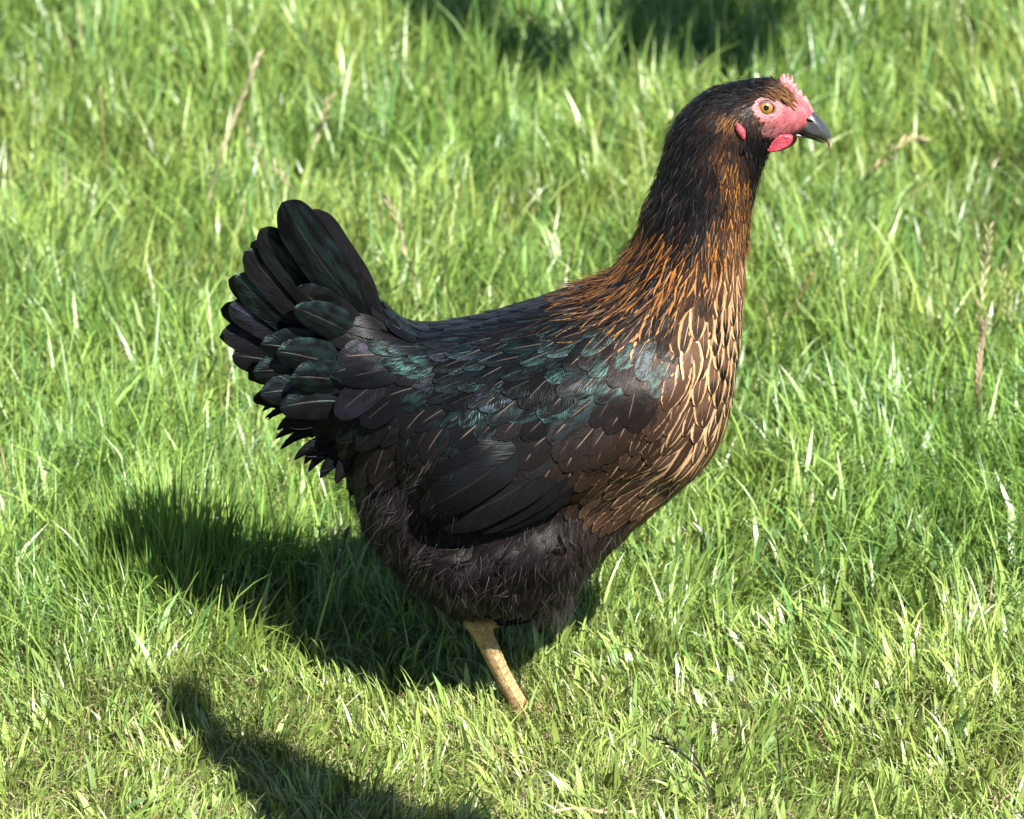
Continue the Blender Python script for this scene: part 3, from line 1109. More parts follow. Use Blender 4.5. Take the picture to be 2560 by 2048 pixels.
spacing = val[:, 12] * 0.001 * np.array([1.1, 1.14, 1.36, 1.26, 1.15, 1.2])[kind]
farside = pn[:, 1] > 0.30
spacing = np.where(farside, spacing * 1.25, spacing)
cellsz = 0.018
gridd = {}
chosen = []
for i in range(len(pts)):
    p = pts[i]
    s = spacing[i]
    key = (int(math.floor(p[0] / cellsz)), int(math.floor(p[1] / cellsz)), int(math.floor(p[2] / cellsz)))
    ok = True
    for a in (-1, 0, 1):
        for b in (-1, 0, 1):
            for c in (-1, 0, 1):
                for j in gridd.get((key[0] + a, key[1] + b, key[2] + c), ()):
                    dv = pts[j] - p
                    if dv[0] * dv[0] + dv[1] * dv[1] + dv[2] * dv[2] < s * s * 0.72:
                        ok = False
                        break
                if not ok:
                    break
            if not ok:
                break
        if not ok:
            break
    if ok:
        gridd.setdefault(key, []).append(i)
        chosen.append(i)
chosen = np.array(chosen)

NAMES = ('rim', 'orange', 'brown', 'sheen', 'shaft', 'tip', 'point')
view = CAM
made = []
for i in chosen:
    v = val[i]
    d3 = np.array([v[0], 0.0, v[1]])
    d3 /= np.linalg.norm(d3)
    sid = rng.random()
    kl, kw = ((1.45, 1.15), (1.35, 1.45), (1.45, 1.38), (1.42, 1.5), (1.38, 1.45), (1.6, 1.6))[kind[i]]
    L, W = v[2] * 1e-3 * kl * rng.uniform(.82, 1.15), v[3] * 1e-3 * kw * rng.uniform(.85, 1.12)
    look = dict(zip(NAMES, v[4:11]))
    if kind[i] == 5:
        look['brown'] *= .25
    for nm in ('rim', 'brown', 'sheen', 'shaft'):
        look[nm] = float(np.clip(look[nm] * rng.uniform(.7, 1.25), 0, 1))
    if kind[i] == 1 and look['rim'] > .3:
        look['rim'] = min(1.0, look['rim'] * 1.3)
    look['shaft'] = float(np.clip(look['shaft'] * rng.random() ** .9 * 1.35, 0, .9))
    look['sheen'] = float(np.clip(look['sheen'] * rng.random() ** 1.4 * 2.0, 0, .8))
    if kind[i] == 1 and look['rim'] > .2 and rng.random() < .28:
        look['rim'] *= .25
    d3 = d3 + rng.normal(0, .12, 3)
    rump = kind[i] == 4 and pts[i][0] < q(830, 0)[0]
    p0 = pts[i] - d3 * L * 0.45
    V_ = walk_feather(p0, d3, L, W, float(look['point']), v[11] * 1e-3 * rng.uniform(.6, 1.15) * (1, .8, .9, 1.15, 1.15, .7)[kind[i]], 0.5 if rump else 0.0,
                      (.1, .10, .05, .06, .08, .15)[kind[i]], rng)
    facing = -pn[i][1] * 0.94 + pn[i][2] * 0.34
    made.append((int(kind[i]), V_, look, rng.random(), sid, L * W * max(facing, 0.0) if facing > -.05 else -1))

single, rest = [], []
for kd in range(len(KINDS)):
    grp = [m for m in made if m[0] == kd]
    if kd == 0:
        rest += grp
        continue
    grp.sort(key=lambda m: -m[5])
    seen = [m for m in grp if m[5] > 0]
    single += seen[:300]
    rest += seen[300:] + [m for m in grp if m[5] <= 0]


def style_of(look, rnd, sid, n):
    A = np.tile([look['rim'], look['orange'], look['brown']], (n, 1))
    B = np.tile([look['sheen'], look['shaft'], look['tip']], (n, 1))
    C = np.tile([rnd, look['point'], sid], (n, 1))
    return A, B, C


for kd, V_, look, rnd, sid, _ in single:
    me = mesh_np(KINDS[kd], V_, F59)
    put_style(me, *style_of(look, rnd, sid, len(V_)), QUILL)
    hen_part(KINDS[kd], me, M_FEATHER)


def joined(name, items):
    nV = len(QUILL)
    V_ = np.concatenate([m[1] for m in items])
    F = np.concatenate([F59 + k * nV for k in range(len(items))])
    st = [style_of(m[2], m[3], m[4], nV) for m in items]
    me = mesh_np(name, V_, F)
    put_style(me, np.concatenate([s[0] for s in st]), np.concatenate([s[1] for s in st]), np.concatenate([s[2] for s in st]), np.tile(QUILL, (len(items), 1)))
    o = hen_part(name, me, M_FEATHER)
    o['kind'] = 'stuff'
    return o


joined('head_plumage', [m for m in rest if m[0] == 0])
joined('plumage', [m for m in rest if m[0] != 0])
print('feathers', len(single), 'single', len(rest), 'joined')

# ---------------------------------------------------------------- wing tip
V7 = np.array([0, .08, .16, .24, .32, .40, .48, .56, .63, .70, .77, .83, .885, .93, .965, .988, 1.0])
U7 = np.array([-1, -.62, -.22, 0, .22, .62, 1.0])
F7 = grid_faces(len(V7), len(U7))
Q7 = np.array([[(u + 1) / 2, v, 0] for v in V7 for u in U7])


def big_feather(name, root, tip, W, y0, y1, bow=0.0, roll=0.0, look=None, lean=0.10, camber=0.16, point=0.05, curl=0.0, blunt=False):
    """a stiff quill feather; root and tip in photo pixels at depths y0 and y1; returns the part"""
    a, b = at(*root, y0), at(*tip, y1)
    ax = b - a
    L = np.linalg.norm(ax)
    ax /= L
    nn = np.array([0, -1.0, 0.0])
    nn = nn - ax * nn.dot(ax)
    nn /= np.linalg.norm(nn)
    side = np.cross(ax, nn)
    n2 = nn * math.cos(roll) + side * math.sin(roll)
    s2 = np.cross(ax, n2)
    hw = half_width(V7, W, point)
    if blunt:
        hw = 0.5 * W * (0.22 + 0.78 * np.sin(np.clip(V7 / .42, 0, 1) * math.pi / 2)) * np.sqrt(np.maximum(1 - np.clip((V7 - .74) / .26, 0, 1) ** 2.4, 0))
    V_ = []
    ragged = rng.normal(0, .035, (len(V7), len(U7))) * W
    ripple = rng.normal(0, .022, (len(V7), len(U7))) * W
    for i, v in enumerate(V7):
        c = a + ax * L * v + side * bow * L * 4 * v * (1 - v) * 0.5 + n2 * (-curl * L * v * v)
        for k, u in enumerate(U7):
            sg = 0.82 if u < 0 else 1.0
            w = hw[i] * u * sg
            V_.append(c + s2 * w - n2 * (camber * u * u * hw[i] + ripple[i, k] * abs(u)) + ax * ((ragged[i, k] if abs(u) > .9 and v < .95 else 0) - 0.10 * abs(u) * hw[i]))
    V_ = np.array(V_)
    me = mesh_np(name, V_, F7)
    lk = dict(rim=0, orange=0, brown=.02, sheen=.15, shaft=.35, tip=0, point=point)
    lk.update(look or {})
    put_style(me, *style_of(lk, rng.random(), rng.random(), len(V_)), Q7)
    o = hen_part(name, me, M_FEATHER)
    o.modifiers.new('round', 'SUBSURF').levels = 1
    o.modifiers['round'].render_levels = 1
    return o


def pq(x, y):
    return (x * QS, y * QS)


def wing_quill(root, tip, W, off, lift, sheen=.03, bow=10):
    """a flight feather of the folded wing, lying off the coverts by off"""
    hw = 0.5 * W * (0.30 + 0.70 * np.sin(np.clip(V7 / .35, 0, 1) * math.pi / 2)) * np.sqrt(np.maximum(1 - np.clip((V7 - .70) / .30, 0, 1) ** 2.2, 0))
    r_, t_ = np.array(root, float), np.array(tip, float)
    pd = (t_ - r_) / np.linalg.norm(t_ - r_)
    pp = np.array([pd[1], -pd[0]])
    px = [r_ + (t_ - r_) * v + pp * bow * 4 * v * (1 - v) for v in V7]
    ys = np.array([surf_px(*pq(*p))[1] if surf_px(*pq(*p)) is not None else 0.0 for p in px])
    co = np.polyfit(V7, ys, 2)
    ys = np.minimum(np.polyval(co, V7), ys)
    ys = np.convolve(np.concatenate([ys[:1], ys, ys[-1:]]), [.25, .5, .25], 'valid')
    ys = ys - (off + .0015) * sm(V7, .05, .65) - lift * V7 ** 2 + .0008 * (1 - sm(V7, 0, .4))
    C_ = np.array([q(*p, Y=y) for p, y in zip(px, ys)])
    V_ = []
    rip = rng.normal(0, .016, (len(V7), len(U7))) * W
    for i in range(len(V7)):
        t = C_[min(i + 1, len(V7) - 1)] - C_[max(i - 1, 0)]
        t /= np.linalg.norm(t)
        n = np.array([0, -1.0, .25])
        n = n - t * n.dot(t)
        n /= np.linalg.norm(n)
        b = np.cross(t, n)
        for k, u in enumerate(U7):
            V_.append(C_[i] + b * hw[i] * u - n * (.16 * u * u * hw[i] + rip[i, k] * abs(u)) - t * .12 * abs(u) * hw[i])
    V_ = np.array(V_)
    me = mesh_np('flight_feather', V_, F7)
    put_style(me, *style_of(dict(rim=0, orange=0, brown=0, sheen=sheen, shaft=.06, tip=0, point=0), rng.random(), rng.random(), len(V_)), Q7)
    o = hen_part('flight_feather', me, M_FEATHER)
    o.modifiers.new('round', 'SUBSURF').levels = 1
    o.modifiers['round'].render_levels = 1


wing_quill((1205, 1010), (1015, 1098), .024, .0010, .003)
wing_quill((1195, 992), (968, 1108), .025, .0018, .003)
wing_quill((1185, 968), (924, 1108), .026, .0026, .004)
wing_quill((1090, 915), (884, 1022), .019, .0028, .004)
wing_quill((1125, 920), (884, 1080), .027, .0048, .005, .07)

# ---------------------------------------------------------------- tail
PXM = FRAME_W / PW
T = [  # root, tip, half width (px), depth root, depth tip, bow, roll, sheen
    ((948, 800), (765, 528), 50, -.006, -.012, -.05, .30, .02),
    ((920, 800), (706, 505), 52, -.014, -.030, -.06, .22, .16),
    ((860, 820), (650, 572), 43, -.008, -.021, -.05, .22, .16),
    ((830, 850), (613, 628), 42, -.006, -.018, -.04, .22, .18),
    ((800, 860), (587, 692), 40, -.004, -.015, -.03, .22, .28),
    ((780, 875), (573, 762), 38, -.003, -.012, -.02, .22, .22),
    ((780, 900), (556, 830), 40, -.000, -.006, .02, .22, .05),
    ((790, 925), (580, 890), 40, -.000, -.006, .04, .22, .05),
    # the far half of the roof-shaped tail
    ((935, 795), (722, 512), 46, .008, .022, -.05, -.3, .05),
    ((860, 815), (628, 606), 42, .008, .026, -.04, -.3, .05),
    ((815, 850), (570, 700), 42, .008, .030, -.03, -.3, .05),
    ((790, 870), (551, 775), 42, .008, .032, -.02, -.3, .05),
    ((790, 900), (549, 842), 42, .008, .032, .02, -.3, .05),
    ((800, 940), (620, 945), 40, .006, .030, .05, -.3, .05),
]
for r_, t_, w_, ya, yb, bow, roll, sh in T:
    big_feather('tail_feather', r_, t_, w_ * 2 * PXM * 1.14, ya - .004, yb - .004, bow, roll, dict(sheen=min(sh * 2.4, .6), shaft=.08, brown=.0), camber=.14, blunt=True)
TC = [  # larger coverts that overlap the tail quills
    ((905, 830), (742, 720), 34, -.030, -.036, -.05, .12, .12),
    ((900, 850), (735, 770), 34, -.030, -.037, .05, .1, .45),
    ((850, 900), (650, 862), 38, -.022, -.032, .06, .1, .12),
    ((870, 925), (690, 880), 36, -.032, -.040, .06, .1, .30),
    ((850, 945), (632, 930), 36, -.024, -.033, .08, .1, .25),
    ((880, 960), (725, 945), 34, -.036, -.044, .08, .1, .40),
    ((870, 985), (650, 985), 40, -.026, -.034, .08, .1, .45),
    ((880, 1010), (700, 1022), 40, -.030, -.040, .12, .1, .15),
    ((860, 870), (790, 740), 36, -.026, -.032, -.06, .12, .08),
    ((900, 1010), (632, 1000), 36, .004, .008, .10, -.1, .05),
    ((930, 790), (835, 660), 32, -.014, -.018, -.05, .15, .04),
]
for r_, t_, w_, ya, yb, bow, roll, sh in TC:
    sp_ = surf_px(*r_)
    if ya < 0 and sp_ is not None:
        ya = sp_[1] + .003
        yb = min(yb, ya + .012)
    big_feather('tail_covert', r_, t_, w_ * 2 * PXM * 1.45, ya, yb, bow, roll, dict(sheen=sh * 1.0, shaft=.16, brown=.0), camber=.16, point=.12)
SK = [  # loose curled feathers under the tail: root, tip, half width, depths, bow
    ((830, 1005), (655, 1028), 20, -.012, -.016, .34), ((850, 1030), (668, 1050), 18, -.004, -.010, .38),
    ((850, 1050), (662, 1046), 18, .004, .006, .40), ((850, 1075), (688, 1098), 20, -.014, -.020, .34),
    ((860, 1090), (700, 1124), 18, -.006, -.010, .36), ((870, 1110), (735, 1150), 20, -.016, -.022, .30),
    ((890, 1110), (770, 1180), 20, -.010, -.014, .30), ((900, 1125), (800, 1196), 24, -.020, -.026, .26),
    ((910, 1120), (840, 1210), 24, -.026, -.034, .18), ((840, 1040), (692, 1076), 22, .014, .018, .32), ((870, 1100), (760, 1160), 22, .014, .018, .3),
]
for r_, t_, w_, ya, yb, bow in SK:
    big_feather('tail_covert', r_, t_, w_ * 2 * PXM, ya, yb, bow, .1, dict(sheen=.03, shaft=.03, brown=.0), camber=.30, point=.5)


# ---------------------------------------------------------------- down: loose filaments
def strands(name, roots, dirs, lens, wid, tint, droop=0.25, segs=4, parent=None):
    n = len(roots)
    dirs = dirs / np.linalg.norm(dirs, axis=1)[:, None]
    rv = rng.normal(0, 1, (n, 3))
    sidev = np.cross(dirs, rv)
    sidev /= np.linalg.norm(sidev, axis=1)[:, None]
    bend = rng.normal(0, .25, (n, 3)) + np.array([0, 0, -droop])
    V_, Qs, Ts = [], [], []
    for i in range(segs + 1):
        s = i / segs
        c = roots + dirs * (lens * s)[:, None] + bend * (lens * s * s)[:, None] * .5
        w = wid * (1 - s) ** .7 * .5
        if i < segs:
            V_.append(c + sidev * w[:, None])
            V_.append(c - sidev * w[:, None])
        else:
            V_.append(c)
    idx = np.arange(n)
    for i in range(segs - 1):
        Qs.append(np.stack([2 * i * n + idx, (2 * i + 1) * n + idx, (2 * i + 3) * n + idx, (2 * i + 2) * n + idx], 1))
    Ts.append(np.stack([2 * (segs - 1) * n + idx, (2 * segs - 1) * n + idx, 2 * segs * n + idx], 1))
    me = mesh_np(name, np.concatenate(V_), np.concatenate(Qs), np.concatenate(Ts))
    attr_col(me, 'tint', np.tile(tint, (2 * segs + 1, 1)))
    o = hen_part(name, me, M_DOWN, parent)
    o['kind'] = 'stuff'
    return o


vall, kall = coat(np.stack([pts[:, 0], ptz], 1))
d3 = np.stack([vall[:, 0], np.zeros(len(vall)), vall[:, 1]], 1)
low = (kall == 5) | ((kall == 4) & (ptz < zofp(1130))) | ((kall == 2) & (ptz < zofp(1170)) & (rng.random(len(kall)) < .35))
tcen = (tA + tB + tC) / 3
tcz = tcen[:, 2] - np.abs(tcen[:, 1]) * TAN
tlow = np.nonzero((tcz < zofp(1330)) & (tcz > zofp(1535)) & (tcen[:, 0] < q(1240, 0)[0]) | ((tcen[:, 0] < q(960, 0)[0]) & (tcz < zofp(1215)) & (tcz > zofp(1535))))[0]
tp_ = rng.choice(tlow, 9000, p=area[tlow] / area[tlow].sum())

fp0 = tcen[tp_] + rng.normal(0, .0006, (9000, 3))
fn0 = nrm[tp_] / (2 * area[tp_][:, None])
fv0, fk0 = coat(np.stack([fp0[:, 0], fp0[:, 2] - np.abs(fp0[:, 1]) * TAN], 1))
fd0 = np.stack([fv0[:, 0], np.zeros(9000), fv0[:, 1]], 1)
ft0 = fd0 - fn0 * (fd0 * fn0).sum(1)[:, None]
fc0 = (np.floor(fp0 / .006).astype(int) * np.array([73, 179, 283])).sum(1) % 991
fcl = rng.normal(0, .42, (991, 3))
strands('down', fp0, ft0 + fn0 * rng.uniform(.15, .6, (9000, 1)) + rng.normal(0, .16, (9000, 3)) + fcl[fc0], rng.uniform(.005, .012, 9000), rng.uniform(.00016, .0003, 9000), np.array([0.0085, 0.0070, 0.0066]) * rng.uniform(.5, 1.9, (9000, 1)), .15)
ii = np.nonzero(low & (rng.random(len(kall)) < np.where(pts[:, 0] < q(930, 0)[0], 1.0, .45)))[0][:3500]
t_ = d3[ii] - pn[ii] * (d3[ii] * pn[ii]).sum(1)[:, None]
cell_ = (np.floor(pts[ii] / .009).astype(int) * np.array([73, 179, 283])).sum(1) % 997
clump = rng.normal(0, .34, (997, 3))
dirs = t_ + pn[ii] * rng.uniform(.10, .45, (len(ii), 1)) + rng.normal(0, .13, (len(ii), 3)) + clump[cell_]
base_c = np.array([0.0090, 0.0072, 0.0066]) * rng.uniform(.6, 2.3, (len(ii), 1))
strands('down', pts[ii] + pn[ii] * .001, dirs, rng.uniform(.008, .017, len(ii)), rng.uniform(.00018, .00036, len(ii)), base_c)
# wisps that fringe the curled feathers
wr = np.array([q(rng.uniform(620, 790), 0)[0] for _ in range(420)])
wz = np.array([q(0, 0)[2]] * 420)
for k in range(420):
    s_ = rng.random()
    wz[k] = q(0, 860 + 190 * s_ + rng.normal(0, 14))[2]
    wr[k] = q(590 + 150 * s_ + rng.uniform(0, 70), 0)[0]
wy = rng.normal(-.006, .012, 420)
wd = np.stack([-np.ones(420), rng.normal(0, .15, 420), rng.normal(-.15, .22, 420)], 1)
strands('down', np.stack([wr, wy, wz], 1), wd, rng.uniform(.010, .022, 420), rng.uniform(.0002, .0004, 420), np.array([0.0035, 0.003, 0.003]) * rng.uniform(.6, 1.8, (420, 1)), -.5)
# skirt below the thigh
tuft_r = np.array([q(a_, b_, Y=y_) for a_, b_, y_ in zip(rng.uniform(1060, 1205, 700), rng.uniform(1235, 1290, 700), rng.uniform(-.065, -.01, 700))])
dirs = np.stack([rng.normal(.02, .25, 700), rng.normal(-.05, .2, 700), -np.ones(700)], 1)
strands('down', tuft_r, dirs, rng.uniform(.012, .024, 700), rng.uniform(.0002, .0004, 700), np.array([0.0125, 0.0102, 0.0095]) * rng.uniform(.6, 2.2, (700, 1)), .1)
# fine hair-feathers that break up neck, head and back
hi = np.nonzero((kall <= 1))[0][:3500]
t_ = d3[hi] - pn[hi] * (d3[hi] * pn[hi]).sum(1)[:, None]
dirs = t_ + pn[hi] * rng.uniform(.05, .22, (len(hi), 1)) + rng.normal(0, .12, (len(hi), 3))
orange = (vall[hi, 4] * vall[hi, 5])[:, None] * (rng.random((len(hi), 1)) < .6)
hc = np.array([0.005, 0.0045, 0.0048]) * rng.uniform(.6, 1.8, (len(hi), 1)) * (1 - orange) + orange * np.array([0.15, 0.06, 0.013])
strands('down', pts[hi] + pn[hi] * .0012, dirs, vall[hi, 2] * 1e-3 * rng.uniform(.35, .6, len(hi)), rng.uniform(.0003, .0006, len(hi)), hc, .05)
# bristles over the face and ear
fm = np.nonzero((dface > -0.001) & (np.abs(bco[:, 1]) > .002) & (bco[:, 0] < at(1990, 0, 0)[0]))[0]
fp = rng.choice(fm, 900)
lowf = sm(-bz[fp], -hz(0, 500)[2], -hz(0, 640)[2])
kp = (rng.random(900) < .25 + .75 * lowf) & (np.hypot(bco[fp, 0] - hz(1312, 441)[0], bz[fp] - hz(1312, 441)[2]) > .0075)
fp = fp[kp]
dn = np.stack([np.full(len(fp), -.9), np.sign(bco[fp, 1]) * .35, np.full(len(fp), -.35)], 1) + rng.normal(0, .2, (len(fp), 3))
strands('bristles', bco[fp], dn, rng.uniform(.002, .0042, len(fp)), rng.uniform(.0002, .00035, len(fp)), np.array([0.012, 0.008, 0.0075]) * rng.uniform(.5, 2, (len(fp), 1)), .05, 3)
em = np.nonzero(dear > -0.0005)[0]
ep = rng.choice(em, 700)
dn = np.stack([np.full(700, -.6), np.sign(bco[ep, 1]) * .45, np.full(700, -.7)], 1) + rng.normal(0, .25, (700, 3))
strands('bristles', bco[ep], dn, rng.uniform(.003, .006, 700), rng.uniform(.00025, .0004, 700), np.array([0.022, 0.015, 0.013]) * rng.uniform(.5, 1.8, (700, 1)), .05, 3)
# ------------------------------------------------------------------ ground
gx, gy = np.linspace(-60, 60, 41), np.linspace(-30, 120, 51)
GX, GY = np.meshgrid(gx, gy)
gv = np.stack([GX.ravel(), GY.ravel(), np.full(GX.size, -0.004)], 1)
nx_ = len(gx)
gq = np.array([(j * nx_ + i, j * nx_ + i + 1, (j + 1) * nx_ + i + 1, (j + 1) * nx_ + i) for j in range(len(gy) - 1) for i in range(nx_ - 1)])
g = link('ground', mesh_np('ground', gv, gq), M_GROUND)
g['kind'] = 'structure'


# ------------------------------------------------------------------ grass
def vnoise(x, y, s, seed):
    """smooth value noise"""
    r = np.random.default_rng(seed).random((64, 64))
    a, b = x / s, y / s
    i, j = np.floor(a).astype(int), np.floor(b).astype(int)
    fx, fy = a - i, b - j
    fx, fy = fx * fx * (3 - 2 * fx), fy * fy * (3 - 2 * fy)
    g_ = lambda u, v: r[u % 64, v % 64]
    return (g_(i, j) * (1 - fx) + g_(i + 1, j) * fx) * (1 - fy) + (g_(i, j + 1) * (1 - fx) + g_(i + 1, j + 1) * fx) * fy


def sward(x, y):
    """height of the grass: close-cropped in front and under the hen, longer behind and to the sides"""
    front = sm(y, -0.02, 0.22)
    back = sm(y, 0.35, 1.0)
    left = sm(-x, 0.10, 0.24) * sm(y, -0.1, 0.06)
    right = sm(x, 0.12, 0.3) * sm(y, -0.24, 0.0)
    h = 0.026 + 0.020 * front + 0.030 * back + 0.022 * left * (1 - back) + 0.018 * right * (1 - back)
    h = h + 0.022 * sm(y, 1.0, 1.7)
    n = vnoise(x + 7, y + 3, 0.11, 1) * 0.6 + vnoise(x + 2, y + 9, 0.04, 2) * 0.4
    return h * (0.62 + 0.76 * n)


def blades(x, y, h, w, az, lean, col, segs, twist, dark_base=0.35, fold=0.0):
    n = len(x)
    dx, dy = np.cos(az), np.sin(az)
    ta = az + math.pi / 2 + twist
    sx, sy = np.cos(ta), np.sin(ta)
    L = h
    vs, cs = [], []
    kink = rng.random(n) < fold
    kp_, ka = rng.uniform(.45, .75, n), rng.uniform(.5, 1.6, n)
    px_, pz_ = np.zeros(n), np.zeros(n)
    ang0 = lean * 0.35
    for i in range(segs + 1):
        s = i / segs
        if i:
            ang = ang0 + lean * 1.3 * (s - .5 / segs) ** 1.4 + np.where(kink & (s > kp_), ka, 0)
            ang = np.minimum(ang, 2.2)
            px_ = px_ + np.sin(ang) * L / segs
            pz_ = pz_ + np.cos(ang) * L / segs
        zz = np.maximum(pz_, 0.001)
        wd = 0.5 * w * (np.minimum(1, .55 + 1.6 * s)) * (1 - s ** 2.2)
        X, Y = x + dx * px_, y + dy * px_
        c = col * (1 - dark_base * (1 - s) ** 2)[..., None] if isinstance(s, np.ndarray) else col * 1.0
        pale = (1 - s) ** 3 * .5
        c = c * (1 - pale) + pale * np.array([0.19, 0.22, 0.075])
        if i < segs:
            vs.append(np.stack([X + sx * wd, Y + sy * wd, zz], 1))
            vs.append(np.stack([X - sx * wd, Y - sy * wd, zz], 1))
            cs += [c, c]
        else:
            vs.append(np.stack([X, Y, zz], 1))
            cs.append(c)
    idx = np.arange(n)
    Q_ = [np.stack([2 * i * n + idx, (2 * i + 1) * n + idx, (2 * i + 3) * n + idx, (2 * i + 2) * n + idx], 1) for i in range(segs - 1)]
    T_ = np.stack([2 * (segs - 1) * n + idx, (2 * segs - 1) * n + idx, 2 * segs * n + idx], 1)
    return np.concatenate(vs), (np.concatenate(Q_) if Q_ else np.zeros((0, 4), int)), T_, np.concatenate(cs)


G_FRESH = np.array([0.114, 0.212, 0.036])
G_YELL = np.array([0.202, 0.262, 0.058])
G_BLUE = np.array([0.074, 0.166, 0.042])
G_DRY = np.array([0.28, 0.23, 0.12])
G_PINK = np.array([0.30, 0.17, 0.12])


def colours(x, y, n):
    p = vnoise(x + 20, y + 11, 0.16, 5)[:, None]
    a = rng.random((n, 1))
    p2 = vnoise(x + 3, y + 8, 0.045, 12)[:, None]
    c = (G_FRESH * (1 - p) + G_YELL * p) * (.80 + .45 * p2)
    c = np.where(a < .22, G_BLUE, c)
    # the trodden turf in front is yellower
    f = (1 - sm(y, -0.15, 0.12))[:, None] * 0.55
    c = c * (1 - f) + G_YELL * f
    return c * rng.uniform(.62, 1.32, (n, 1))


def lean_dir(x, y, n):
    a = 0.9 + 2.2 * vnoise(x + 5, y + 1, 0.35, 8) - 0.9 * sm(x, 0.0, 0.3)
    cl = vnoise(x + 31, y + 17, 0.035, 21) * 7.0
    return a + cl + rng.normal(0, .95, n)


def region(n, x0, x1, y0, y1):
    return rng.uniform(x0, x1, n), rng.uniform(y0, y1, n)


def wedge(n, y0, y1, m=0.16):
    """points in the field of view plus a margin, a constant number per square metre"""
    hw = lambda y: (y + 2.631) * 0.1235 + m
    y = rng.uniform(y0, y1, int(n * 1.4))
    keepy = rng.random(len(y)) < hw(y) / hw(y1)
    y = y[keepy]
    return rng.uniform(-1, 1, len(y)) * hw(y), y


chunks = []


HOLLOWS = [(ground_at(*p, .03), r) for p, r in (
                                               ((30, 420), .07), ((1345, 1880), .018), ((1330, 640), .04), ((2440, 470), .06))]


def hollow(x, y):
    keep_ = np.ones(len(x), bool)
    for c, r in HOLLOWS:
        d = ((x - c[0]) / r) ** 2 + ((y - c[1]) / (r * 2.5)) ** 2
        keep_ &= rng.random(len(x)) > .93 * np.exp(-d * .9)
    return keep_


def sow(x, y, hmul, w0, w1, lean0, lean1, segs, bend=0.0, tint=None, dry=0.0, fold=0.0, thin=None):
    k_ = hollow(x, y)
    x, y = x[k_], y[k_]
    n = len(x)
    h = sward(x, y) * rng.uniform(*hmul, n)
    w = rng.uniform(w0, w1, n)
    c = colours(x, y, n) if tint is None else np.array(tint) * rng.uniform(.7, 1.3, (n, 1))
    if dry:
        d = rng.random((n, 1)) < dry
        c = np.where(d, (G_DRY if rng.random() < 2 else G_PINK) * rng.uniform(.7, 1.2, (n, 1)), c)
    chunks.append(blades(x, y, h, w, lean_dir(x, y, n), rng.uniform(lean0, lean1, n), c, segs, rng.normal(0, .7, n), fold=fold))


# near turf, dense
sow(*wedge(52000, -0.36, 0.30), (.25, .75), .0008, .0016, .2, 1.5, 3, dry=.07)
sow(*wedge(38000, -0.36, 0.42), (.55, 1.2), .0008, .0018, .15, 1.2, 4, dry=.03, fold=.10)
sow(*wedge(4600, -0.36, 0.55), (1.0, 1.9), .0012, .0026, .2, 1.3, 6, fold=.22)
# thatch lying between the blades
sow(*wedge(8000, -0.36, 0.02), (.5, 1.3), .0008, .0016, 1.2, 1.9, 3, tint=(0.30, 0.25, 0.15))
sow(*wedge(1600, -0.36, 0.10), (.5, 1.1), .0010, .0018, 1.0, 1.8, 3, tint=(0.15, 0.075, 0.055))
# broad blades, mostly on the right
x_, y_ = wedge(2600, -0.34, 0.5)
kk = rng.random(len(x_)) < sm(x_, -.05, .2) * .9 + .10
sow(x_[kk], y_[kk], (.8, 1.5), .0030, .0062, .3, 1.1, 6, fold=.15)
# meadow behind
sow(*wedge(42000, 0.28, 1.25, .2), (.30, .85), .0013, .0026, .1, 1.1, 3, dry=.02)
sow(*wedge(26000, 0.28, 1.25, .2), (.65, 1.25), .0013, .0026, .1, 1.1, 4, dry=.015, fold=.06)
sow(*wedge(3000, 0.3, 1.25, .2), (1.0, 1.8), .0018, .0038, .2, 1.2, 5, fold=.2)
sow(*wedge(46000, 1.20, 2.75, .25), (.35, 1.1), .0018, .0036, .1, .9, 3, dry=.02)
sow(*wedge(16000, 1.20, 2.75, .25), (.8, 1.5), .0018, .0036, .1, 1.0, 4, dry=.01, fold=.1)
# a tall tuft in the hen's shadow
tc = np.array([-0.245, 0.19])
r_ = rng.random(1500) ** .6 * .080
a_ = rng.uniform(0, 2 * math.pi, 1500)
x_, y_ = tc[0] + r_ * np.cos(a_) * 1.1, tc[1] + r_ * np.sin(a_)
n_ = len(x_)
chunks.append(blades(x_, y_, rng.uniform(.055, .125, n_) * (1 - .4 * r_ / .080), rng.uniform(.0014, .0030, n_), a_ + rng.normal(0, .8, n_), rng.uniform(.02, .45, n_),
                     colours(x_, y_, n_), 5, rng.normal(0, .6, n_)))
# the rest of the lawn, out of frame, thinner
for (n, box) in ((26000, (-1.8, 1.8, -1.6, 0.2)), (60000, (-2.6, 2.6, 0.2, 3.4)), (26000, (-5, 5, 2.7, 7))):
    x_, y_ = region(n, *box)
    sow(x_, y_, (.5, 1.3), .003, .007, .1, .9, 3)
off = 0
VV, QQ, TT, CC = [], [], [], []
for v, qd, t, c in chunks:
    VV.append(v); QQ.append(qd + off); TT.append(t + off); CC.append(c)
    off += len(v)
me = mesh_np('grass', np.concatenate(VV), np.concatenate(QQ), np.concatenate(TT))
attr_col(me, 'tint', np.concatenate(CC))
grass = link('grass', me, M_GRASS)
grass['kind'] = 'stuff'
print('grass tris', sum(2 * len(q_) for q_ in QQ) + sum(len(t) for t in TT))
# ------------------------------------------------------------------ flowering stalks and other single plants in the turf
GRP = 'flowering grass stalks standing in the lawn'


def tinted(name, v, qd, t, c, parent, mat, off, var=.15):
    me = mesh_np(name, np.asarray(v) - off, qd, t)
    attr_col(me, 'tint', np.array(c) * rng.uniform(1 - var, 1 + var, (len(v), 1)))
    return link(name, me, mat, parent)


def spikelet_mesh(p, d, L, w):
    """a small husk: a spindle along d"""
    d = d / np.linalg.norm(d)
    path = [p + d * L * s for s in (0, .2, .5, .8, 1)]
    return tube(path, np.array([.25, .8, 1, .65, .08]) * w * 1.05, 6)


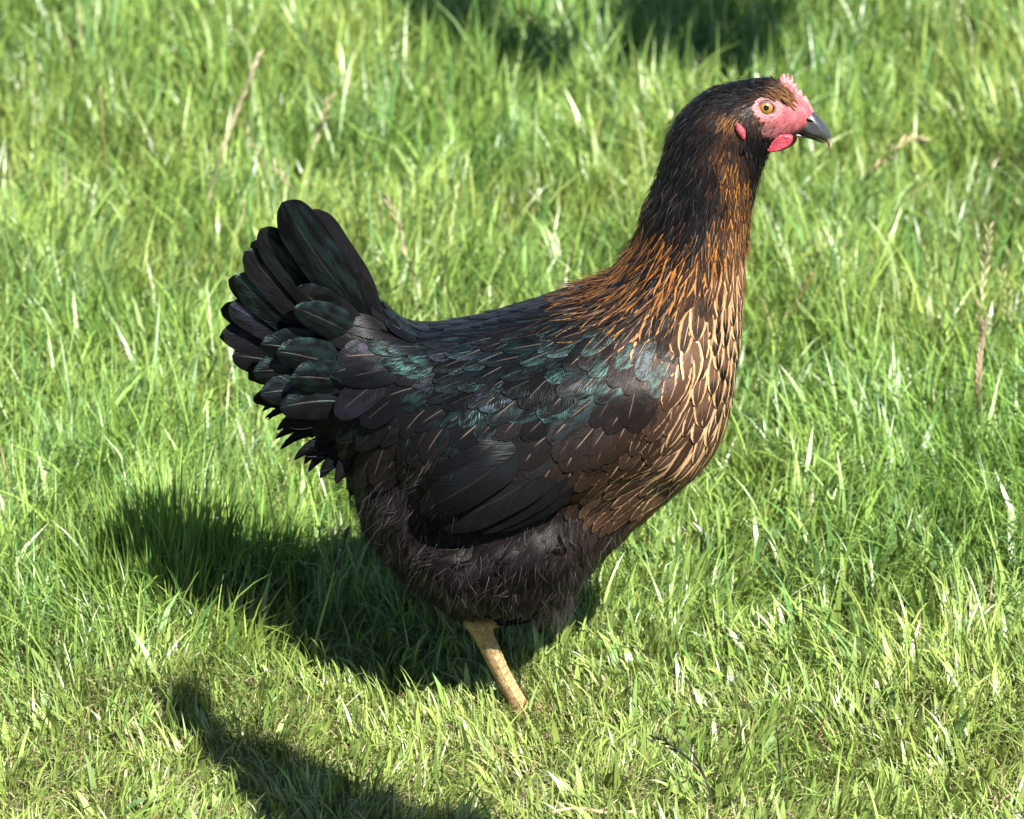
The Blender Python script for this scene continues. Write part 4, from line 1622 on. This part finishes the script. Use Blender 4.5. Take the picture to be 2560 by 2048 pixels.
def stalk(name, label, cat, pix, Y, r0, r1, stem_c, head=None, to_ground=True, group=GRP, top_c=None):
    """pix: pixels from tip to foot at depth Y; head: (first, last, count, length, width, spread, colour) along the stem"""
    P = [at(a, b, Y + k * .004 * rng.normal()) for k, (a, b) in enumerate(pix)]
    last = P[-1]
    if to_ground and last[2] > 0.004:
        d = (P[-1] - P[-2])
        d = d / max(abs(d[2]), .02)
        d[1] = 0
        foot_ = last + np.array([d[0] * last[2] * .5, 0, -last[2]])
        P.append((last + foot_) / 2)
        P.append(foot_ + np.array([0, 0, -.003]))
    P = np.array(P)
    base = P[-1].copy()
    o = empty(name, base, label, cat, group)
    path = spline(P, 26)
    rad = np.linspace(r1, r0, 26)
    v, qd, t = tube(path, rad, 7)
    me = mesh_np('stem', v - base, qd, t)
    f = np.repeat(np.linspace(0, 1, 26), 7)
    f = np.append(f, [0, 1])[:, None]
    c1 = np.array(stem_c if top_c is None else top_c)
    attr_col(me, 'tint', (c1 * (1 - f) + np.array(stem_c) * f) * rng.uniform(.85, 1.15, (len(v), 1)))
    link('stem', me, M_STRAW, o)
    if head:
        a, b, n, L, w, spread, hc = head
        for k in range(n):
            s = a + (b - a) * k / max(n - 1, 1)
            i = min(int(s * 25), 24)
            p = path[i] + (path[i + 1] - path[i]) * (s * 25 - i)
            d = path[max(i - 1, 0)] - path[i + 1]
            d /= np.linalg.norm(d) + 1e-9
            sidev = np.array([-d[2], 0, d[0]]) * (1 if k % 2 else -1) + np.array([0, rng.normal(0, .5), 0])
            v, qd, t = spikelet_mesh(p, d + sidev * spread * rng.uniform(.6, 1.3), L * rng.uniform(.8, 1.2), w)
            tinted('spikelet', v, qd, t, hc, o, M_STRAW, base)
    return o


STRAW, TANPINK, GREENP, DARKP = (.40, .35, .20), (.36, .29, .19), (.16, .21, .06), (.022, .026, .012)


def yat(px, py):
    return ground_at(px, py)[1]


stalk('grass_stalk', 'thick pale straw stalk leaning right in the grass above the hen\'s tail', 'grass stalk', [(641, 155), (625, 195), (594, 273), (558, 368), (540, 430), (522, 499), (508, 570)], yat(505, 640), .0012, .0020, (.20, .22, .07),
      (.0, .42, 16, .016, .0015, .10, STRAW), top_c=TANPINK)
stalk('grass_stalk', 'thin olive grass spike leaning left beside the thick pale straw stalk', 'grass stalk', [(600, 296), (623, 342), (646, 383), (656, 411), (680, 470), (700, 540)], yat(705, 600), .0008, .0006, (.13, .13, .04),
      (.0, .55, 8, .011, .0011, .3, (.16, .13, .04)))
stalk('grass_stalk', 'upright seed head with beige tip standing just right of the thick pale straw stalk', 'grass stalk', [(819, 258), (808, 300), (796, 332), (781, 385), (774, 450), (770, 520)], yat(768, 600), .0009, .0007, (.15, .20, .06),
      (.0, .42, 10, .011, .0015, .3, (.22, .19, .09)))
stalk('grass_stalk', 'short pinkish seed spike leaning over the tip of the hen\'s tail', 'grass stalk', [(690, 420), (712, 452), (735, 486), (765, 535), (790, 580)], yat(800, 640), .0008, .0006, (.16, .17, .06),
      (.0, .5, 8, .010, .0012, .3, TANPINK))
stalk('grass_stalk', 'pale pinkish seed spike rising behind the hollow between tail and back', 'grass stalk', [(975, 514), (997, 561), (1007, 606), (1018, 650), (1034, 691), (1050, 750), (1062, 810)], yat(1066, 850), .0010, .0007, (.17, .22, .06),
      (.0, .55, 14, .012, .0013, .22, (.25, .20, .12)))
stalk('grass_stalk', 'pale green knobbly flower spike standing upright behind the hen\'s back', 'grass stalk', [(1139, 482), (1131, 549), (1119, 634), (1113, 691), (1108, 760)], yat(1106, 840), .0011, .0010, (.17, .23, .06),
      (.0, .72, 20, .010, .0015, .12, (.27, .30, .11)))
stalk('grass_stalk', 'arching beige panicle with loose spikelets to the right of the beak', 'grass stalk', [(2296, 347), (2270, 352), (2246, 362), (2217, 391), (2196, 412), (2175, 429), (2144, 470), (2118, 530)], yat(2110, 600), .0009, .0006, (.16, .18, .06),
      (.0, .62, 15, .013, .0014, .45, (.30, .235, .12)))
stalk('dry_stem', 'bare orange dry stem slanting up right in front of the hen\'s breast', 'dry stem', [(2030, 683), (2002, 735), (1971, 784), (1938, 840), (1910, 892)], yat(1905, 910), .0009, .0011, (.26, .145, .07), None, group=None)
stalk('dry_stem', 'short orange dry stem slanting low to the right below the longer one', 'dry stem', [(2018, 832), (1980, 850), (1945, 866), (1918, 888)], yat(1910, 905), .0007, .0006, (.24, .16, .07), None, group=None)
stalk('grass_stalk', 'tall upright panicle with pale spikelets near the right edge', 'grass stalk', [(2471, 577), (2466, 630), (2460, 687), (2452, 765), (2446, 850), (2442, 940)], yat(2440, 1000), .0009, .0005, (.16, .20, .07),
      (.0, .5, 18, .010, .0011, .4, (.27, .25, .12)))
stalk('grass_stalk', 'dry brownish seed head on a brown stem low at the right edge', 'grass stalk', [(2458, 815), (2453, 860), (2447, 930), (2446, 1000), (2444, 1080), (2445, 1150)], yat(2445, 1190), .0016, .0011, (.21, .155, .095),
      (.0, .42, 22, .011, .0013, .22, (.24, .185, .105)))
stalk('grass_stalk', 'feathery green panicle right beside the tall upright one', 'grass stalk', [(2503, 680), (2515, 730), (2520, 775), (2528, 810), (2532, 900)], yat(2534, 960), .0008, .0005, (.15, .20, .06),
      (.0, .55, 16, .008, .0010, .7, (.24, .24, .09)))
stalk('grass_stalk', 'pale green stem with a dark tip rising out of the hen\'s shadow', 'grass stalk', [(862, 1345), (850, 1385), (838, 1425), (826, 1470), (806, 1540), (790, 1600), (778, 1650)], yat(775, 1668), .0013, .0008, (.19, .24, .06),
      (.0, .36, 12, .012, .0012, .10, (.035, .045, .02)))
stalk('grass_stalk', 'dark bent grass stem with dark drooping spikelets at the bottom edge', 'grass stalk', [(1637, 1846), (1662, 1852), (1700, 1880), (1732, 1906), (1752, 1925), (1770, 1965), (1793, 2030)], yat(1796, 2044), .0010, .0005, DARKP,
      (.02, .5, 12, .009, .0008, .4, (.016, .018, .009)))
stalk('grass_stalk', 'thin dark leaning stem arching above the dark drooping spikelets', 'grass stalk', [(1661, 1809), (1690, 1826), (1711, 1848), (1730, 1880), (1748, 1911), (1772, 1972)], yat(1800, 2046), .0008, .0004, DARKP, None)
stalk('grass_stalk', 'straight dark upright stem at the bottom right of the lawn', 'grass stalk', [(1941, 1815), (1945, 1860), (1949, 1910), (1956, 1970), (1960, 2010)], yat(1961, 2030), .0008, .0005, DARKP, None)
stalk('dry_stem', 'thin yellow dry stem standing upright at the far left', 'dry stem', [(250, 215), (256, 300), (262, 400), (259, 500), (262, 600)], yat(262, 690), .0009, .0007, (.24, .18, .06), None, group=None)
stalk('dry_stem', 'fine reddish dry stem leaning left beside the broad blades on the lower right', 'dry stem', [(2060, 1795), (2048, 1835), (2030, 1880)], yat(2026, 1890), .0007, .0006, (.17, .06, .055), None, group=None)

# straw lying on the turf
def lying(name, label, cat, a, b, r, c, lift=.012):
    A, B = ground_at(*a, lift), ground_at(*b, lift)
    o = empty(name, (A + B) / 2 * np.array([1, 1, 0]), label, cat)
    off = np.array(o.location)
    v, qd, t = tube(spline([A, A * .66 + B * .34 + np.array([0, .002, .002]), A * .34 + B * .66 + np.array([0, -.001, 0]), B], 14), np.full(14, r) * rng.uniform(.85, 1.1, 14), 8, .7)
    tinted('stem', v, qd, t, c, o, M_STRAW, off)
    m_ = A * .45 + B * .55
    v, qd, t = tube(spline([m_, m_ + (B - A) * .12 + np.array([0, 0, .003]), m_ + (B - A) * .28 + np.array([0, .004, .008])], 8), np.linspace(r * .8, r * .2, 8), 6, .4)
    tinted('sheath', v, qd, t, c, o, M_STRAW, off)
    return o


lying('straw', 'flat pale straw lying across the turf at the bottom edge', 'straw', (1375, 2032), (1585, 2030), .0013, (.36, .27, .16))
lying('straw', 'pinkish dead stem lying slantwise in the bottom right corner', 'straw', (2485, 2030), (2560, 1960), .0012, (.30, .20, .15))
lying('straw', 'second dead stem standing nearer the centre of the bottom right corner', 'straw', (2480, 2020), (2512, 1955), .0010, (.28, .19, .14))

# a moulted white feather hanging in the shaded grass
fp_ = [at(598, 1392, .16), at(602, 1420, .155), at(620, 1443, .15), at(650, 1441, .15)]
o = empty('fallen_feather', (fp_[2][0], fp_[2][1], 0), 'tiny curled white feather caught in the shaded grass', 'feather')
off = np.array(o.location)
v, qd, t = tube(spline(fp_, 12), np.linspace(.0011, .0003, 12), 6, .5)
tinted('vane', v, qd, t, (.34, .33, .40), o, M_STRAW, off)

# clover heads and leaves
def clover_flower(label, px, py, r, c, Y):
    top = at(px, py, Y)
    o = empty('clover_flower', (top[0], Y, 0), label, 'flower')
    off = np.array([top[0], Y, 0])
    v, qd, t = tube(spline([off, (off + top) / 2 + np.array([.006, 0, 0]), top], 10), np.full(10, .0008), 6)
    tinted('stem', v, qd, t, (.10, .17, .04), o, M_STRAW, off)
    parts_ = []
    for k in range(46):
        z = 1 - 2 * (k + .5) / 46
        a = k * 2.39996
        d = np.array([math.sqrt(1 - z * z) * math.cos(a), math.sqrt(1 - z * z) * math.sin(a), z * .9 + .15])
        parts_.append(spikelet_mesh(top + d * r * .25, d, r * .85, r * .16))
    v, qd, t = join(parts_)
    tinted('petals', v, qd, t, c, o, M_STRAW, off)['kind'] = 'stuff'


clover_flower('small blurred whitish pink flower head in the grass right of the comb', 2154, 193, .0052, (.42, .33, .36), yat(2150, 300))


def leaf_plant(name, label, cat, leaves):
    """leaves: pixel of the foot, pixel of the tip, width in px, height of the tip above the ground"""
    b = ground_at(*leaves[0][0])
    o = empty(name, (b[0], b[1], 0), label, cat)
    off = np.array([b[0], b[1], 0])
    for ft, tp, wpx, zt in leaves:
        A, B = ground_at(*ft), ground_at(*tp, zt)
        d = B - A
        L = np.linalg.norm(d)
        s = np.cross(d / L, np.array([0, 0, 1.0]))
        s /= np.linalg.norm(s)
        n = np.cross(s, d / L)
        W = wpx * PXM
        V_, k = [], 0
        for i in range(9):
            t = i / 8
            w = W * .5 * math.sin(math.pi * min(1, .08 + .92 * t ** .8)) ** .75 if i < 8 else W * .02
            for u in (-1, -.5, 0, .5, 1):
                V_.append(A + d * t + n * (.10 * L * math.sin(math.pi * t) + abs(u) * w * .25) + s * u * w * (1 + .08 * rng.normal()))
        V_ = np.array(V_)
        tinted('leaf', V_, grid_faces(9, 5), None, (.13, .235, .075), o, M_GRASS, off, .06)
    return o


leaf_plant('plantain', 'broad smooth plantain leaf low in the bottom left corner', 'weed', [((300, 2058), (372, 1995), 46, .018)])
leaf_plant('plantain', 'pair of broad weed leaves among wide blades on the lower right', 'weed', [((2405, 1900), (2478, 1812), 42, .035), ((2388, 1905), (2425, 1770), 26, .05)])
leaf_plant('plantain', 'single pale weed leaf with a brown spot near the dark upright stem', 'weed', [((1915, 1905), (1945, 1835), 40, .015)])

# ------------------------------------------------------------------ unseen trees, added so that their leaves cast shade on the turf
def add_shade_caster(label, root_, polys, t0, t1, n, big, top, zg=.02):
    lpos = []
    for P_ in polys:
        w_ = np.array([ground_at(a * QS, b * QS, zg)[:2] for a, b in P_])
        c_ = rng.uniform(w_.min(0), w_.max(0), (4000, 2))
        c_ = c_[sdf_poly(w_, c_[:, 0], c_[:, 1]) > .004][:n]
        lpos.append(np.concatenate([c_, np.full((len(c_), 1), zg)], 1) + SUN[None] * rng.uniform(t0, t1, len(c_))[:, None])
    cens = [l.mean(0) for l in lpos]
    lpos = np.concatenate(lpos)
    root_ = np.array(root_)
    tree = empty('added_shade_tree', root_, label, 'tree', None)
    trunk = spline([root_ - np.array([0, 0, .02]), root_ + np.array([.01, .02, .45]), root_ + np.array([-.01, .05, .95]), root_ + np.array([.02, .05, top])], 16)
    v, qd, t = tube(trunk, np.linspace(.016, .007, 16), 10)
    tinted('trunk', v, qd, t, (.09, .065, .045), tree, M_STRAW, root_)
    lt, brs = [], []
    for cen in cens:
        br = spline([trunk[9], trunk[9] * .5 + cen * .5 + np.array([0, 0, .05]), cen], 14)
        v, qd, t = tube(br, np.linspace(.008, .003, 14), 8)
        tinted('branch', v, qd, t, (.09, .065, .045), tree, M_STRAW, root_)
        brs.append(br)
    br = np.concatenate(brs)
    lv, lq = [], []
    for k, p in enumerate(np.concatenate([lpos, trunk[-1] + rng.normal(0, .10, (120, 3))])):
        d = rng.normal(0, 1, 3) + np.array([0, 0, -.3])
        d /= np.linalg.norm(d)
        nn_ = SUN + rng.normal(0, .35, 3)
        s_ = np.cross(d, nn_)
        s_ /= np.linalg.norm(s_)
        L, W = rng.uniform(.022, .034) * big, rng.uniform(.006, .010) * big
        b_ = len(lv)
        for tq, wq in ((-.5, .15), (-.15, 1), (.2, .85), (.5, .05)):
            lv += [p + d * L * tq + s_ * W * wq, p + d * L * tq - s_ * W * wq]
        lq += [(b_ + 2 * i, b_ + 2 * i + 1, b_ + 2 * i + 3, b_ + 2 * i + 2) for i in range(3)]
        if k < len(lpos) and k % 6 == 0:
            near_ = br[np.argmin(((br - p) ** 2).sum(1))]
            lt.append(tube([near_, (near_ + p) / 2 + np.array([0, 0, .006]), p], [.0015, .001, .0006], 5))
    tinted('crown', np.array(lv), np.array(lq), None, (.05, .10, .025), tree, M_GRASS, root_)['kind'] = 'stuff'
    v, qd, t = join(lt)
    tinted('twigs', v, qd, t, (.09, .065, .045), tree, M_STRAW, root_)


add_shade_caster('unseen slim tree added on the near side of the lawn to shade the turf', (0.62, -1.75, 0.0),  # invented caster for the shadow at the lower left
           [[(345, 1432), (400, 1420), (450, 1465), (530, 1525), (650, 1560), (760, 1622), (900, 1660), (1040, 1712), (1160, 1790), (900, 1850), (640, 1800), (540, 1700), (490, 1600), (420, 1545), (355, 1500)]],
           1.15, 1.30, 420, 1.0, 1.5)
add_shade_caster('unseen taller tree added at the far right of the lawn to shade the long grass', (1.7, 0.9, 0.0),  # invented caster for the dark patches along the top of the frame
           [[(1270, -60), (1440, -80), (1640, -40), (1660, 50), (1580, 110), (1450, 100), (1330, 85), (1270, 30)], [(880, -60), (1020, -60), (1030, 20), (960, 50), (890, 20)], [(1060, 30), (1200, 50), (1190, 100), (1080, 90)]],
           1.2, 1.5, 150, 2.2, 1.6, .085)
